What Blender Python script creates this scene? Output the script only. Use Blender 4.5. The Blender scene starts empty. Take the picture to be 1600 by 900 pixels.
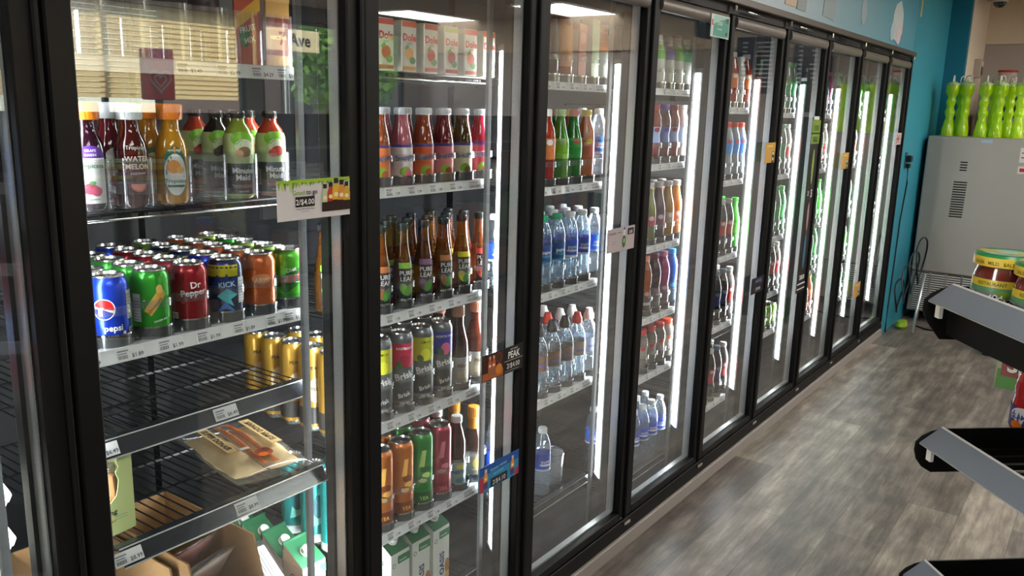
import bpy, math, random
from mathutils import Vector, Matrix
random.seed(7)
SC = bpy.context.scene
COL = SC.collection
PI = math.pi

# ------------------------------------------------------------------ camera, world, lights, exposure
F_PX, YAW, PITCH, ROLL = 1325.0, 0.621597, 0.212152, 0.027029
CAM = Vector((1.23781, -0.60239, 1.49074))
def make_camera():
    cy, sy, cp, sp = math.cos(YAW), math.sin(YAW), math.cos(PITCH), math.sin(PITCH)
    F = Vector((-sy * cp, cy * cp, -sp)); R0 = Vector((cy, sy, 0)); U0 = R0.cross(F)
    c, s = math.cos(ROLL), math.sin(ROLL)
    R = c * R0 + s * U0; U = -s * R0 + c * U0
    cam = bpy.data.cameras.new('camera'); o = bpy.data.objects.new('camera', cam)
    m = Matrix((R, U, -F)).transposed().to_4x4(); m.translation = CAM
    o.matrix_world = m
    cam.sensor_width = 36.0; cam.lens = F_PX * 36.0 / 1600.0; cam.clip_start = 0.02
    COL.objects.link(o); SC.camera = o
make_camera()
SC.view_settings.view_transform = 'Standard'; SC.view_settings.look = 'None'
SC.view_settings.gamma = 1.0; SC.view_settings.use_curve_mapping = False
SC.view_settings.exposure = 0.0
SC.cycles.use_denoising = True
SC.cycles.max_bounces = 10; SC.cycles.transparent_max_bounces = 32
SC.cycles.transmission_bounces = 8; SC.cycles.glossy_bounces = 5; SC.cycles.diffuse_bounces = 3
SC.cycles.caustics_reflective = False; SC.cycles.caustics_refractive = False
SC.cycles.sample_clamp_indirect = 4.0
W = bpy.data.worlds.new('sky'); SC.world = W; W.use_nodes = True
nt = W.node_tree; bg = nt.nodes['Background']
sky = nt.nodes.new('ShaderNodeTexSky'); sky.sky_type = 'NISHITA'; sky.sun_elevation = math.radians(38); sky.sun_rotation = math.radians(200); sky.sun_disc = False
nt.links.new(sky.outputs[0], bg.inputs[0]); bg.inputs[1].default_value = 2.0
CEIL_Z = 2.45; WIN_X = 6.0; BACK_Y = 7.5; FRONT_Y = -3.6
def area(name, loc, sx, sy, power, rot=(0, 0, 0), col=(1, 1, 1)):
    l = bpy.data.lights.new(name, 'AREA'); l.shape = 'RECTANGLE'; l.size = sx; l.size_y = sy; l.energy = power; l.color = col
    o = bpy.data.objects.new(name, l); o.location = loc; o.rotation_euler = rot; COL.objects.link(o); return o
sun_ = bpy.data.lights.new('sun', 'SUN'); sun_.energy = 22.0; sun_.angle = 0.01; sun_.color = (1.0, 0.95, 0.86)
so_ = bpy.data.objects.new('sun', sun_); so_.rotation_euler = Vector((0.72, 0.12, 0.68)).to_track_quat('Z', 'Y').to_euler(); so_.location = (20, 4, 18); COL.objects.link(so_)
PANELS = [(3.55, 7.0), (5.4, 6.9), (1.7, 5.5), (1.6, 3.0), (3.6, 3.4), (1.7, -0.6), (3.6, -0.6), (5.4, 2.6)]  # third panel is an added, unseen light that brightens the far end
PANEL_STRENGTH = 17.0
LED_STRENGTH = 34.0
# sky portals outside the two windows: they guide the sky light in and give no light of their own
for y_, w_ in ((3.45, 2.9), (6.15, 2.1)):
    p_ = area('window_portal', (WIN_X + 0.15, y_, 1.6), 1.4, w_, 1, (0, math.radians(90), 0)); p_.data.cycles.is_portal = True

# ------------------------------------------------------------------ materials
MATS = {}
def M(name, col=(0.8, 0.8, 0.8), rough=0.5, metal=0.0, emit=0.0, trans=0.0, ior=1.45, coat=0.0, var=0.0, scale=40.0, alpha=1.0):
    """procedural principled material; var adds a soft noise variation of the base colour"""
    if name in MATS: return MATS[name]
    m = bpy.data.materials.new(name); m.use_nodes = True; n = m.node_tree; b = n.nodes['Principled BSDF']
    c = (*col, 1.0)
    b.inputs['Base Color'].default_value = c
    b.inputs['Roughness'].default_value = rough; b.inputs['Metallic'].default_value = metal
    b.inputs['IOR'].default_value = ior
    if trans: b.inputs['Transmission Weight'].default_value = trans
    if coat: b.inputs['Coat Weight'].default_value = coat; b.inputs['Coat Roughness'].default_value = 0.08
    if alpha < 1: b.inputs['Alpha'].default_value = alpha
    if emit:
        b.inputs['Emission Color'].default_value = c; b.inputs['Emission Strength'].default_value = emit
    if var:
        tx = n.nodes.new('ShaderNodeTexNoise'); tx.inputs['Scale'].default_value = scale; tx.inputs['Detail'].default_value = 3
        tc = n.nodes.new('ShaderNodeTexCoord'); n.links.new(tc.outputs['Object'], tx.inputs['Vector'])
        mx = n.nodes.new('ShaderNodeMix'); mx.data_type = 'RGBA'
        mx.inputs['A'].default_value = tuple(max(0, v * (1 - var)) for v in col) + (1,)
        mx.inputs['B'].default_value = tuple(min(1, v * (1 + var)) for v in col) + (1,)
        n.links.new(tx.outputs['Fac'], mx.inputs['Factor']); n.links.new(mx.outputs['Result'], b.inputs['Base Color'])
    MATS[name] = m; return m

def glassy(name, tint=(1, 1, 1), f0=0.04, rough=0.02, body=0.0, bodycol=(1, 1, 1), through=0.5):
    """thin clear plastic / window glass: transparent with a Schlick mirror coat and an optional milky body"""
    if name in MATS: return MATS[name]
    m = bpy.data.materials.new(name); m.use_nodes = True; n = m.node_tree; n.nodes.clear()
    out = n.nodes.new('ShaderNodeOutputMaterial')
    tr = n.nodes.new('ShaderNodeBsdfTransparent'); tr.inputs[0].default_value = (*tint, 1)
    gl = n.nodes.new('ShaderNodeBsdfGlossy'); gl.inputs['Roughness'].default_value = rough; gl.inputs['Color'].default_value = (1, 1, 1, 1)
    geo = n.nodes.new('ShaderNodeNewGeometry')
    dot = n.nodes.new('ShaderNodeVectorMath'); dot.operation = 'DOT_PRODUCT'
    n.links.new(geo.outputs['Normal'], dot.inputs[0]); n.links.new(geo.outputs['Incoming'], dot.inputs[1])
    ab = n.nodes.new('ShaderNodeMath'); ab.operation = 'ABSOLUTE'; n.links.new(dot.outputs['Value'], ab.inputs[0])
    om = n.nodes.new('ShaderNodeMath'); om.operation = 'SUBTRACT'; om.inputs[0].default_value = 1; n.links.new(ab.outputs[0], om.inputs[1])
    pw = n.nodes.new('ShaderNodeMath'); pw.operation = 'POWER'; pw.inputs[1].default_value = 5; n.links.new(om.outputs[0], pw.inputs[0])
    ma = n.nodes.new('ShaderNodeMath'); ma.operation = 'MULTIPLY_ADD'; ma.inputs[1].default_value = 1 - f0; ma.inputs[2].default_value = f0
    n.links.new(pw.outputs[0], ma.inputs[0])
    src = tr.outputs[0]
    if body:
        df = n.nodes.new('ShaderNodeBsdfDiffuse'); df.inputs[0].default_value = (*bodycol, 1)
        tl = n.nodes.new('ShaderNodeBsdfTranslucent'); tl.inputs[0].default_value = (*bodycol, 1)
        a = n.nodes.new('ShaderNodeMixShader'); a.inputs[0].default_value = through; n.links.new(df.outputs[0], a.inputs[1]); n.links.new(tl.outputs[0], a.inputs[2])
        mb = n.nodes.new('ShaderNodeMixShader'); mb.inputs[0].default_value = body
        n.links.new(tr.outputs[0], mb.inputs[1]); n.links.new(a.outputs[0], mb.inputs[2]); src = mb.outputs[0]
    mx = n.nodes.new('ShaderNodeMixShader'); n.links.new(ma.outputs[0], mx.inputs[0]); n.links.new(src, mx.inputs[1]); n.links.new(gl.outputs[0], mx.inputs[2])
    n.links.new(mx.outputs[0], out.inputs[0])
    MATS[name] = m; return m

def lin(h):
    """sRGB hex -> linear"""
    v = [int(h[i:i + 2], 16) / 255 for i in (0, 2, 4)]
    return tuple(x / 12.92 if x <= 0.04045 else ((x + 0.055) / 1.055) ** 2.4 for x in v)
def P(h, rough=0.35, coat=0.0, **k):          # printed / plastic colour by hex
    return M('paint_%s_%d_%d' % (h, rough * 100, coat * 100), lin(h), rough, coat=coat, **k)
def ALU(h, rough=0.28):                        # coloured aluminium can skin
    return M('can_%s' % h, lin(h), rough, metal=0.55, coat=0.3)
def LIQ(h, body=0.75):                         # bottled liquid behind glossy plastic
    return M('liquid_%s' % h, lin(h), 0.08, trans=1 - body, ior=1.35, coat=0.6)

BLACK = M('black_frame', (0.0035, 0.0033, 0.0033), 0.5, var=0.2)
BLACK.node_tree.nodes['Principled BSDF'].inputs['Specular IOR Level'].default_value = 0.3
BLACKG = M('black_gasket', (0.01, 0.01, 0.011), 0.6)
BRONZE = M('bronze_header', (0.11, 0.095, 0.083), 0.38, metal=0.5, var=0.1)
RAILTOP = M('door_top_rail', (0.20, 0.178, 0.16), 0.34, metal=0.4, var=0.1)
ALUM = M('brushed_aluminium', (0.62, 0.63, 0.63), 0.3, metal=0.9, var=0.12, scale=90)
SPACER = M('spacer_bar', (0.55, 0.56, 0.56), 0.35, metal=0.6, var=0.25, scale=300)
CHROME = M('chrome', (0.8, 0.8, 0.8), 0.12, metal=1.0)
SILVER = M('can_silver', (0.72, 0.72, 0.72), 0.22, metal=0.95)
WIREBLK = M('black_wire', (0.012, 0.012, 0.014), 0.3, metal=0.4)
RAILWHITE = M('white_price_rail', (0.62, 0.63, 0.64), 0.25, coat=0.3, var=0.05)
RAILDARK = M('dark_price_rail', (0.035, 0.04, 0.05), 0.22, metal=0.6, coat=0.5)
PAPER = M('tag_paper', (0.62, 0.62, 0.62), 0.6, var=0.05)
INK = M('tag_ink', (0.03, 0.03, 0.035), 0.6)
INKG = M('tag_ink_grey', (0.2, 0.2, 0.21), 0.6)
DOORGLASS = glassy('door_glass', (0.96, 0.98, 0.97), 0.075, 0.0)
CLEAR = glassy('clear_plastic', (0.97, 0.98, 0.99), 0.07, 0.06, 0.05, (0.9, 0.95, 1.0))
CLEARB = glassy('clear_bottle', (0.86, 0.92, 0.96), 0.10, 0.04, 0.10, (0.75, 0.85, 0.92))
CLEARG = glassy('clear_green_bottle', (0.55, 0.9, 0.6), 0.10, 0.04, 0.15, (0.3, 0.8, 0.35))
WRAPF = glassy('plastic_wrap', (0.99, 0.99, 1.0), 0.08, 0.10, 0.06, (0.9, 0.93, 0.97))
LEDM = M('led_tube', (0.93, 0.97, 1.0), 0.5, emit=LED_STRENGTH)
PANELM = M('ceiling_light_diffuser', (1.0, 0.97, 0.92), 0.5, emit=PANEL_STRENGTH)
TRACK = M('glide_track', (0.07, 0.072, 0.075), 0.35, metal=0.3)
POST = M('shelf_upright', (0.12, 0.125, 0.13), 0.5, metal=0.1, var=0.15)
STOPB = M('lane_stop_base', (0.16, 0.165, 0.17), 0.18, metal=0.7)
CARD = M('cardboard', lin('9a7650'), 0.85, var=0.12, scale=60)
INTERIOR = M('cooler_interior', (0.014, 0.015, 0.018), 0.6, var=0.15, scale=8)

# ------------------------------------------------------------------ mesh builder
_textcache = {}
def glyphs(s, bold=0.0):
    """filled text outline of height-1 letters: verts (centred in x, baseline at 0), triangles"""
    k = (s, bold)
    if k in _textcache: return _textcache[k]
    cu = bpy.data.curves.new('t', 'FONT'); cu.body = s; cu.size = 1.0; cu.align_x = 'CENTER'; cu.offset = bold; cu.resolution_u = 2
    o = bpy.data.objects.new('t', cu)
    me = bpy.data.meshes.new_from_object(o)
    vs = [(v.co.x, v.co.y) for v in me.vertices]; fs = [tuple(p.vertices) for p in me.polygons]
    bpy.data.objects.remove(o); bpy.data.curves.remove(cu); bpy.data.meshes.remove(me)
    _textcache[k] = (vs, fs); return vs, fs

class MB:
    def __init__(self): self.v = []; self.f = []; self.m = []; self.s = []; self.mats = []; self.off = None
    def mi(self, mat):
        if mat not in self.mats: self.mats.append(mat)
        return self.mats.index(mat)
    def add(self, vs, fs, mat, smooth=False):
        b = len(self.v); self.v += [tuple(p) for p in vs]; k = self.mi(mat)
        for f in fs: self.f.append(tuple(b + i for i in f)); self.m.append(k); self.s.append(smooth)
        return self
    def box(self, a, b, mat, bev=0.0):
        x0, y0, z0 = [min(p, q) for p, q in zip(a, b)]; x1, y1, z1 = [max(p, q) for p, q in zip(a, b)]
        if bev <= 0:
            vs = [(x0, y0, z0), (x1, y0, z0), (x1, y1, z0), (x0, y1, z0), (x0, y0, z1), (x1, y0, z1), (x1, y1, z1), (x0, y1, z1)]
            return self.add(vs, [(0, 3, 2, 1), (4, 5, 6, 7), (0, 1, 5, 4), (1, 2, 6, 5), (2, 3, 7, 6), (3, 0, 4, 7)], mat)
        c = bev; ring = []
        def R(z, i): return [(x0 + c if 0 else x0 + i, y0 + i + c, z), (x0 + i, y1 - i - c, z), (x0 + i + c, y1 - i, z), (x1 - i - c, y1 - i, z), (x1 - i, y1 - i - c, z), (x1 - i, y0 + i + c, z), (x1 - i - c, y0 + i, z), (x0 + i + c, y0 + i, z)]
        rs = [R(z0, c), R(z0 + c, 0), R(z1 - c, 0), R(z1, c)]
        vs = [p for r in rs for p in r]; fs = []
        for k in range(3):
            for j in range(8): a0 = k * 8 + j; a1 = k * 8 + (j + 1) % 8; fs.append((a0, a0 + 8, a1 + 8, a1))
        fs.append(tuple(range(8))); fs.append(tuple(reversed(range(24, 32))))
        return self.add(vs, fs, mat)
    def obox(self, o, ex, ey, ez, mat):
        """box from corner o along three edge vectors"""
        o, ex, ey, ez = map(Vector, (o, ex, ey, ez))
        vs = [o, o + ex, o + ex + ey, o + ey]; vs += [p + ez for p in vs]
        return self.add(vs, [(0, 3, 2, 1), (4, 5, 6, 7), (0, 1, 5, 4), (1, 2, 6, 5), (2, 3, 7, 6), (3, 0, 4, 7)], mat)
    def lathe(self, prof, mats, n=20, c=(0, 0, 0), a0=0.0, a1=2 * PI, sharp=0.6, sq=None):
        """profile [(r,z)...]; mats one material or one per segment; sq: superellipse squareness"""
        full = abs(a1 - a0 - 2 * PI) < 1e-6; k = n if full else n + 1
        segs = len(prof) - 1
        if not isinstance(mats, (list, tuple)): mats = [mats] * segs
        def ring(r, z):
            out = []
            for i in range(k):
                a = a0 + (a1 - a0) * i / n; ca, sa = math.cos(a), math.sin(a); rr = r
                if sq: rr = r / (abs(ca) ** sq + abs(sa) ** sq) ** (1 / sq)
                out.append((c[0] + rr * ca, c[1] + rr * sa, c[2] + z))
            return out
        for s in range(segs):
            (r0, z0), (r1, z1) = prof[s], prof[s + 1]
            share = False
            if s and mats[s] is mats[s - 1] and self._lastn == k:
                p, q = prof[s - 1], prof[s]; d0 = math.atan2(q[1] - p[1], q[0] - p[0]); d1 = math.atan2(z1 - z0, r1 - r0)
                dd = abs((d1 - d0 + PI) % (2 * PI) - PI); share = dd < sharp
            if share: b0 = self._lastb
            else: b0 = len(self.v); self.v += ring(r0, z0)
            b1 = len(self.v); self.v += ring(r1, z1); mi = self.mi(mats[s])
            for i in range(n):
                j = (i + 1) % k if full else i + 1
                self.f.append((b0 + i, b0 + j, b1 + j, b1 + i)); self.m.append(mi); self.s.append(True)
            self._lastb = b1; self._lastn = k
        return self
    def tube(self, pts, r, mat, n=6, close=False):
        pts = [Vector(p) for p in pts]; m = len(pts); rings = []
        for i, p in enumerate(pts):
            a = pts[i - 1] if (i or close) else p; b = pts[(i + 1) % m] if (i < m - 1 or close) else p
            t = (b - a).normalized(); u = t.cross(Vector((0, 0, 1)))
            if u.length < 1e-3: u = t.cross(Vector((1, 0, 0)))
            u.normalize(); w = t.cross(u)
            rings.append([p + r * (math.cos(2 * PI * j / n) * u + math.sin(2 * PI * j / n) * w) for j in range(n)])
        vs = [q for rg in rings for q in rg]; fs = []
        for i in range(m if close else m - 1):
            i2 = (i + 1) % m
            for j in range(n): j2 = (j + 1) % n; fs.append((i * n + j, i * n + j2, i2 * n + j2, i2 * n + j))
        if not close: fs.append(tuple(reversed(range(n)))); fs.append(tuple(range((m - 1) * n, m * n)))
        return self.add(vs, fs, mat, True)
    def prism(self, poly, z0, z1, mat, fn=None):
        """extrude a 2-D outline (counter-clockwise) between z0 and z1; fn maps (x,y,z)"""
        n = len(poly); fn = fn or (lambda x, y, z: (x, y, z))
        vs = [fn(x, y, z0) for x, y in poly] + [fn(x, y, z1) for x, y in poly]
        fs = [tuple(reversed(range(n))), tuple(range(n, 2 * n))] + [(i, (i + 1) % n, n + (i + 1) % n, n + i) for i in range(n)]
        return self.add(vs, fs, mat)
    def build(self, name, parent=None, mats=None):
        me = bpy.data.meshes.new(name); me.from_pydata(self.v, [], self.f)
        for m in self.mats: me.materials.append(m)
        me.polygons.foreach_set('material_index', self.m); me.polygons.foreach_set('use_smooth', self.s)
        me.update(); o = bpy.data.objects.new(name, me); COL.objects.link(o); o.parent = parent; return o

def prints(mb, items, mp, lay=0.00010, base=0.0003):
    """flat printed shapes placed through mp(u, v, offset) -> xyz"""
    for k, it in enumerate(items):
        off = base + lay * min(k, 9) + 1e-5 * k; kind = it[0]
        if kind == 't':
            _, s, size, u, v, mat = it[:6]; rot = it[6] if len(it) > 6 else 0.0; bold = it[7] if len(it) > 7 else 0.015; wx = it[8] if len(it) > 8 else 1.0
            vs, fs = glyphs(s, bold); ca, sa = math.cos(rot), math.sin(rot)
            P2 = [((x * wx) * size, y * size) for x, y in vs]
            mb.add([mp(u + x * ca - y * sa, v + x * sa + y * ca, off) for x, y in P2], fs, mat)
        elif kind == 'r':
            _, u0, v0, u1, v1, mat = it[:6]; n = max(1, int(abs(u1 - u0) / 0.006)) if mp.curved else 1
            k2 = max(1, int(abs(v1 - v0) / 0.006)) if mp.curved else 1; w2 = k2 + 1
            vs = [mp(u0 + (u1 - u0) * i / n, v0 + (v1 - v0) * j / k2, off) for i in range(n + 1) for j in range(w2)]
            fs = [(i * w2 + j, (i + 1) * w2 + j, (i + 1) * w2 + j + 1, i * w2 + j + 1) for i in range(n) for j in range(k2)]
            mb.add(vs, fs, mat, mp.curved)
        elif kind == 'e':
            _, u, v, ru, rv, mat = it[:6]; rot = it[6] if len(it) > 6 else 0.0; h0, h1 = (it[7], it[8]) if len(it) > 8 else (0, 2 * PI)
            N = 18; rings = 3; ca, sa = math.cos(rot), math.sin(rot); vs = [mp(u, v, off)]; fs = []
            for q in range(1, rings + 1):
                for i in range(N + 1):
                    a = h0 + (h1 - h0) * i / N; x = ru * q / rings * math.cos(a); y = rv * q / rings * math.sin(a)
                    vs.append(mp(u + x * ca - y * sa, v + x * sa + y * ca, off))
            for i in range(N): fs.append((0, 1 + i, 2 + i))
            for q in range(rings - 1):
                for i in range(N): a = 1 + q * (N + 1) + i; fs.append((a, a + N + 1, a + N + 2, a + 1))
            mb.add(vs, fs, mat, mp.curved)
        elif kind == 'p':
            _, pts, mat = it
            if not mp.curved: mb.add([mp(u, v, off) for u, v in pts], [tuple(range(len(pts)))], mat); continue
            cu = sum(p[0] for p in pts) / len(pts); cv = sum(p[1] for p in pts) / len(pts); N = 4
            for a, b in zip(pts, pts[1:] + pts[:1]):          # fan of subdivided triangles that follows the curve
                vs = []; ix = {}
                for i in range(N + 1):
                    for j in range(N + 1 - i):
                        p, q = i / N, j / N; ix[i, j] = len(vs)
                        vs.append(mp(cu + (a[0] - cu) * p + (b[0] - cu) * q, cv + (a[1] - cv) * p + (b[1] - cv) * q, off))
                fs = [(ix[i, j], ix[i + 1, j], ix[i, j + 1]) for i in range(N) for j in range(N - i)] + [(ix[i + 1, j], ix[i + 1, j + 1], ix[i, j + 1]) for i in range(N) for j in range(N - i - 1)]
                mb.add(vs, fs, mat, True)
class Wrap:
    """maps (u along the surface, v up) onto a solid of revolution; front is +X"""
    curved = True
    def __init__(self, prof): self.p = prof
    def rad(self, z):
        p = self.p
        for a, b in zip(p, p[1:]):
            if min(a[1], b[1]) <= z <= max(a[1], b[1]) and a[1] != b[1]: return a[0] + (b[0] - a[0]) * (z - a[1]) / (b[1] - a[1])
        return max(q[0] for q in p)
    def __call__(self, u, v, off): r = self.rad(v) + off; a = u / max(r, 0.01); return (r * math.cos(a), r * math.sin(a), v)
class Flat:
    """maps (u, v) on a plane: origin o, u along eu, v along ev"""
    curved = False
    def __init__(self, o, eu, ev, n=None): self.o = Vector(o); self.eu = Vector(eu); self.ev = Vector(ev); self.n = Vector(n) if n else self.eu.cross(self.ev).normalized()
    def __call__(self, u, v, off): return self.o + self.eu * u + self.ev * v + self.n * off

# ------------------------------------------------------------------ things
def tag(o, label=None, cat=None, group=None, kind=None):
    if label: o['label'] = label
    if cat: o['category'] = cat
    if group: o['group'] = group
    if kind: o['kind'] = kind
    return o
def thing(name, label, cat, loc=(0, 0, 0), rz=0.0, group=None):
    o = bpy.data.objects.new(name, None); o.empty_display_size = 0.02; COL.objects.link(o); o.location = loc; o.rotation_euler = (0, 0, rz)
    return tag(o, label, cat, group)
def struct(name, mb): return tag(mb.build(name), kind='structure')
KIDS = {}
def copy_tree(o, parent=None):
    c = o.copy(); COL.objects.link(c); c.parent = parent
    for ch in KIDS.get(o.name, ()): copy_tree(ch, c)
    return c
PROTO = {}; USED = set()
def place(key, loc, rz=0.0, label=None, group=None, tilt=None):
    if key not in PROTO:
        before = set(bpy.data.objects.keys()); root = CATALOG[key]()
        for n in set(bpy.data.objects.keys()) - before:
            o = bpy.data.objects[n]
            if o.parent: KIDS.setdefault(o.parent.name, []).append(o)
        PROTO[key] = root; o = root
    else: o = copy_tree(PROTO[key])
    o.location = loc; o.rotation_euler = (0, 0, rz) if tilt is None else tilt
    if label: o['label'] = label
    if group: o['group'] = group
    return o
CATALOG = {}
DESC = {}

# ================================================================== STRUCTURE
PITCHY = 0.61; NB = 9; Z0, Z1 = 0.064, 1.892
def m_y(k): return k * PITCHY        # mullion k (0 = left edge of the first full door)
YEND = m_y(NB)

def floor_material():
    m = bpy.data.materials.new('vinyl_plank_floor'); m.use_nodes = True; n = m.node_tree; b = n.nodes['Principled BSDF']; L = n.links.new
    tc = n.nodes.new('ShaderNodeTexCoord')
    mp = n.nodes.new('ShaderNodeMapping'); mp.inputs['Rotation'].default_value = (0, 0, PI / 2); L(tc.outputs['Object'], mp.inputs[0])
    br = n.nodes.new('ShaderNodeTexBrick'); br.inputs['Scale'].default_value = 1.0
    br.inputs['Brick Width'].default_value = 1.2; br.inputs['Row Height'].default_value = 0.18; br.inputs['Mortar Size'].default_value = 0.0008
    br.inputs['Color1'].default_value = (0.0, 0, 0, 1); br.inputs['Color2'].default_value = (1, 1, 1, 1); br.inputs['Mortar'].default_value = (0.35, 0.35, 0.35, 1)
    br.offset = 0.37; L(mp.outputs[0], br.inputs['Vector'])
    st = n.nodes.new('ShaderNodeMapping'); st.inputs['Scale'].default_value = (7.0, 0.7, 1); L(tc.outputs['Object'], st.inputs[0])
    n1 = n.nodes.new('ShaderNodeTexNoise'); n1.inputs['Scale'].default_value = 2.2; n1.inputs['Detail'].default_value = 9; n1.inputs['Roughness'].default_value = 0.68; n1.inputs['Distortion'].default_value = 0.5; L(st.outputs[0], n1.inputs['Vector'])
    st2 = n.nodes.new('ShaderNodeMapping'); st2.inputs['Scale'].default_value = (40.0, 4.0, 1); L(tc.outputs['Object'], st2.inputs[0])
    n2 = n.nodes.new('ShaderNodeTexNoise'); n2.inputs['Scale'].default_value = 1.1; n2.inputs['Detail'].default_value = 6; n2.inputs['Roughness'].default_value = 0.7; L(st2.outputs[0], n2.inputs['Vector'])
    st3 = n.nodes.new('ShaderNodeMapping'); st3.inputs['Scale'].default_value = (3.0, 1.6, 1); L(tc.outputs['Object'], st3.inputs[0])
    n3 = n.nodes.new('ShaderNodeTexNoise'); n3.inputs['Scale'].default_value = 3.4; n3.inputs['Detail'].default_value = 7; L(st3.outputs[0], n3.inputs['Vector'])
    a = n.nodes.new('ShaderNodeMath'); a.operation = 'MULTIPLY_ADD'; a.inputs[1].default_value = 0.40; L(n1.outputs['Fac'], a.inputs[0])
    h2 = n.nodes.new('ShaderNodeMath'); h2.operation = 'MULTIPLY'; h2.inputs[1].default_value = 0.34; L(n2.outputs['Fac'], h2.inputs[0]); L(h2.outputs[0], a.inputs[2])
    a3 = n.nodes.new('ShaderNodeMath'); a3.operation = 'MULTIPLY_ADD'; a3.inputs[1].default_value = 0.28; L(n3.outputs['Fac'], a3.inputs[0]); L(a.outputs[0], a3.inputs[2])
    a2 = n.nodes.new('ShaderNodeMath'); a2.operation = 'MULTIPLY_ADD'; a2.inputs[1].default_value = 0.10
    sep = n.nodes.new('ShaderNodeSeparateColor'); L(br.outputs['Color'], sep.inputs[0]); L(sep.outputs[0], a2.inputs[0]); L(a3.outputs[0], a2.inputs[2])
    cr = n.nodes.new('ShaderNodeValToRGB'); L(a2.outputs[0], cr.inputs[0])
    e = cr.color_ramp.elements; e[0].position = 0.36; e[0].color = (*lin('322c28'), 1); e[1].position = 0.72; e[1].color = (*lin('b0a597'), 1)
    e2 = cr.color_ramp.elements.new(0.50); e2.color = (*lin('5d554e'), 1); e3 = cr.color_ramp.elements.new(0.60); e3.color = (*lin('7f766c'), 1)
    mo = n.nodes.new('ShaderNodeMix'); mo.data_type = 'RGBA'; L(br.outputs['Fac'], mo.inputs['Factor']); L(cr.outputs[0], mo.inputs['A']); mo.inputs['B'].default_value = (*lin('3a332d'), 1)
    L(mo.outputs['Result'], b.inputs['Base Color']); b.inputs['Roughness'].default_value = 0.36
    rr = n.nodes.new('ShaderNodeMapRange'); rr.inputs['To Min'].default_value = 0.30; rr.inputs['To Max'].default_value = 0.5; L(n1.outputs['Fac'], rr.inputs[0]); L(rr.outputs[0], b.inputs['Roughness'])
    return m
fl = MB(); fl.add([(-1.2, FRONT_Y, 0), (WIN_X, FRONT_Y, 0), (WIN_X, BACK_Y, 0), (-1.2, BACK_Y, 0), (-1.2, FRONT_Y, -.05), (WIN_X, FRONT_Y, -.05), (WIN_X, BACK_Y, -.05), (-1.2, BACK_Y, -.05)],
    [(0, 1, 2, 3), (7, 6, 5, 4), (0, 4, 5, 1), (1, 5, 6, 2), (2, 6, 7, 3), (3, 7, 4, 0)], floor_material())
struct('floor', fl)
BEIGE = M('ceiling_paint', lin('d2c1aa'), 0.9, var=0.05, scale=3)
struct('ceiling', MB().box((-1.2, FRONT_Y, CEIL_Z), (WIN_X, BACK_Y, CEIL_Z + 0.05), BEIGE))

# teal wall above and beyond the coolers with a mural grading from pale to teal along the row
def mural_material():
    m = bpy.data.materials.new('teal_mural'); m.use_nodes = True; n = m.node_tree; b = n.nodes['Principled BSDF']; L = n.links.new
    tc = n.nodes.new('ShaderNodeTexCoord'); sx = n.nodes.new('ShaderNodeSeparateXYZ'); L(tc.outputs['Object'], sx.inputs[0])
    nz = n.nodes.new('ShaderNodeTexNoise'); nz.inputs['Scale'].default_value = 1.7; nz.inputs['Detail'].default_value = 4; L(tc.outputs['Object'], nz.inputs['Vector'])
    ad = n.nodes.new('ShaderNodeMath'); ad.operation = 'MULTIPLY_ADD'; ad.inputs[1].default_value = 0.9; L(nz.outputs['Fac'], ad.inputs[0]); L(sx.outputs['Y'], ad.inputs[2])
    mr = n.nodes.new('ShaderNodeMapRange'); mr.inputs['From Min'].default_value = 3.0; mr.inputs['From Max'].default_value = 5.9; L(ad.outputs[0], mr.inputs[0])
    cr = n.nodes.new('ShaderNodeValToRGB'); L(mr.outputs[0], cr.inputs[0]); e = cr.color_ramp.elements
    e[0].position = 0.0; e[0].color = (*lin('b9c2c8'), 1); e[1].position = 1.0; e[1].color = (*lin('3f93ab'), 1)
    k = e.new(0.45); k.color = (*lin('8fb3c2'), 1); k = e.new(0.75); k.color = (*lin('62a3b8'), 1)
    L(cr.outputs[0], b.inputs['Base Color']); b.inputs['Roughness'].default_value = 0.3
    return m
TEAL = M('teal_paint', lin('1a7f97'), 0.55, var=0.06, scale=3)
TEAL_SHADE = M('teal_paint_shaded', lin('0e6c86'), 0.55, var=0.06, scale=3)  # shade on the return wall is put into this darker teal
TEALM = M('teal_paint_mid', lin('2f8ba0'), 0.5, var=0.06, scale=3)
w = MB()
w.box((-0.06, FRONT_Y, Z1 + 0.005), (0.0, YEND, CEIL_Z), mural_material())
w.box((-0.06, YEND + 0.02, 0), (0.0, 6.62, CEIL_Z), TEALM)
w.box((-0.06, YEND, Z1 + 0.005), (0.0, YEND + 0.02, CEIL_Z), TEALM)
struct('wall_left', w)
struct('wall_return', MB().box((-1.2, 6.62, 0), (0.135, 6.70, CEIL_Z), TEAL_SHADE))
CREAM = M('cream_wall', lin('d9c6b0'), 0.8, var=0.04, scale=2)
struct('wall_jamb', MB().box((0.05, 6.70, 0), (0.135, BACK_Y, CEIL_Z), M('jamb_paint', lin('e2d0bb'), 0.7, var=0.03, scale=2)))
bw = MB(); bw.box((0.135, BACK_Y, 0), (WIN_X, BACK_Y + 0.08, 2.08), M('grey_back_wall', lin('a89c95'), 0.75, var=0.05, scale=2)); bw.box((0.135, BACK_Y - 0.02, 2.08), (WIN_X, BACK_Y + 0.08, CEIL_Z), CREAM)
struct('wall_back', bw)
struct('wall_front', MB().box((-1.2, FRONT_Y - 0.08, 0), (WIN_X, FRONT_Y, CEIL_Z), CREAM))
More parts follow.
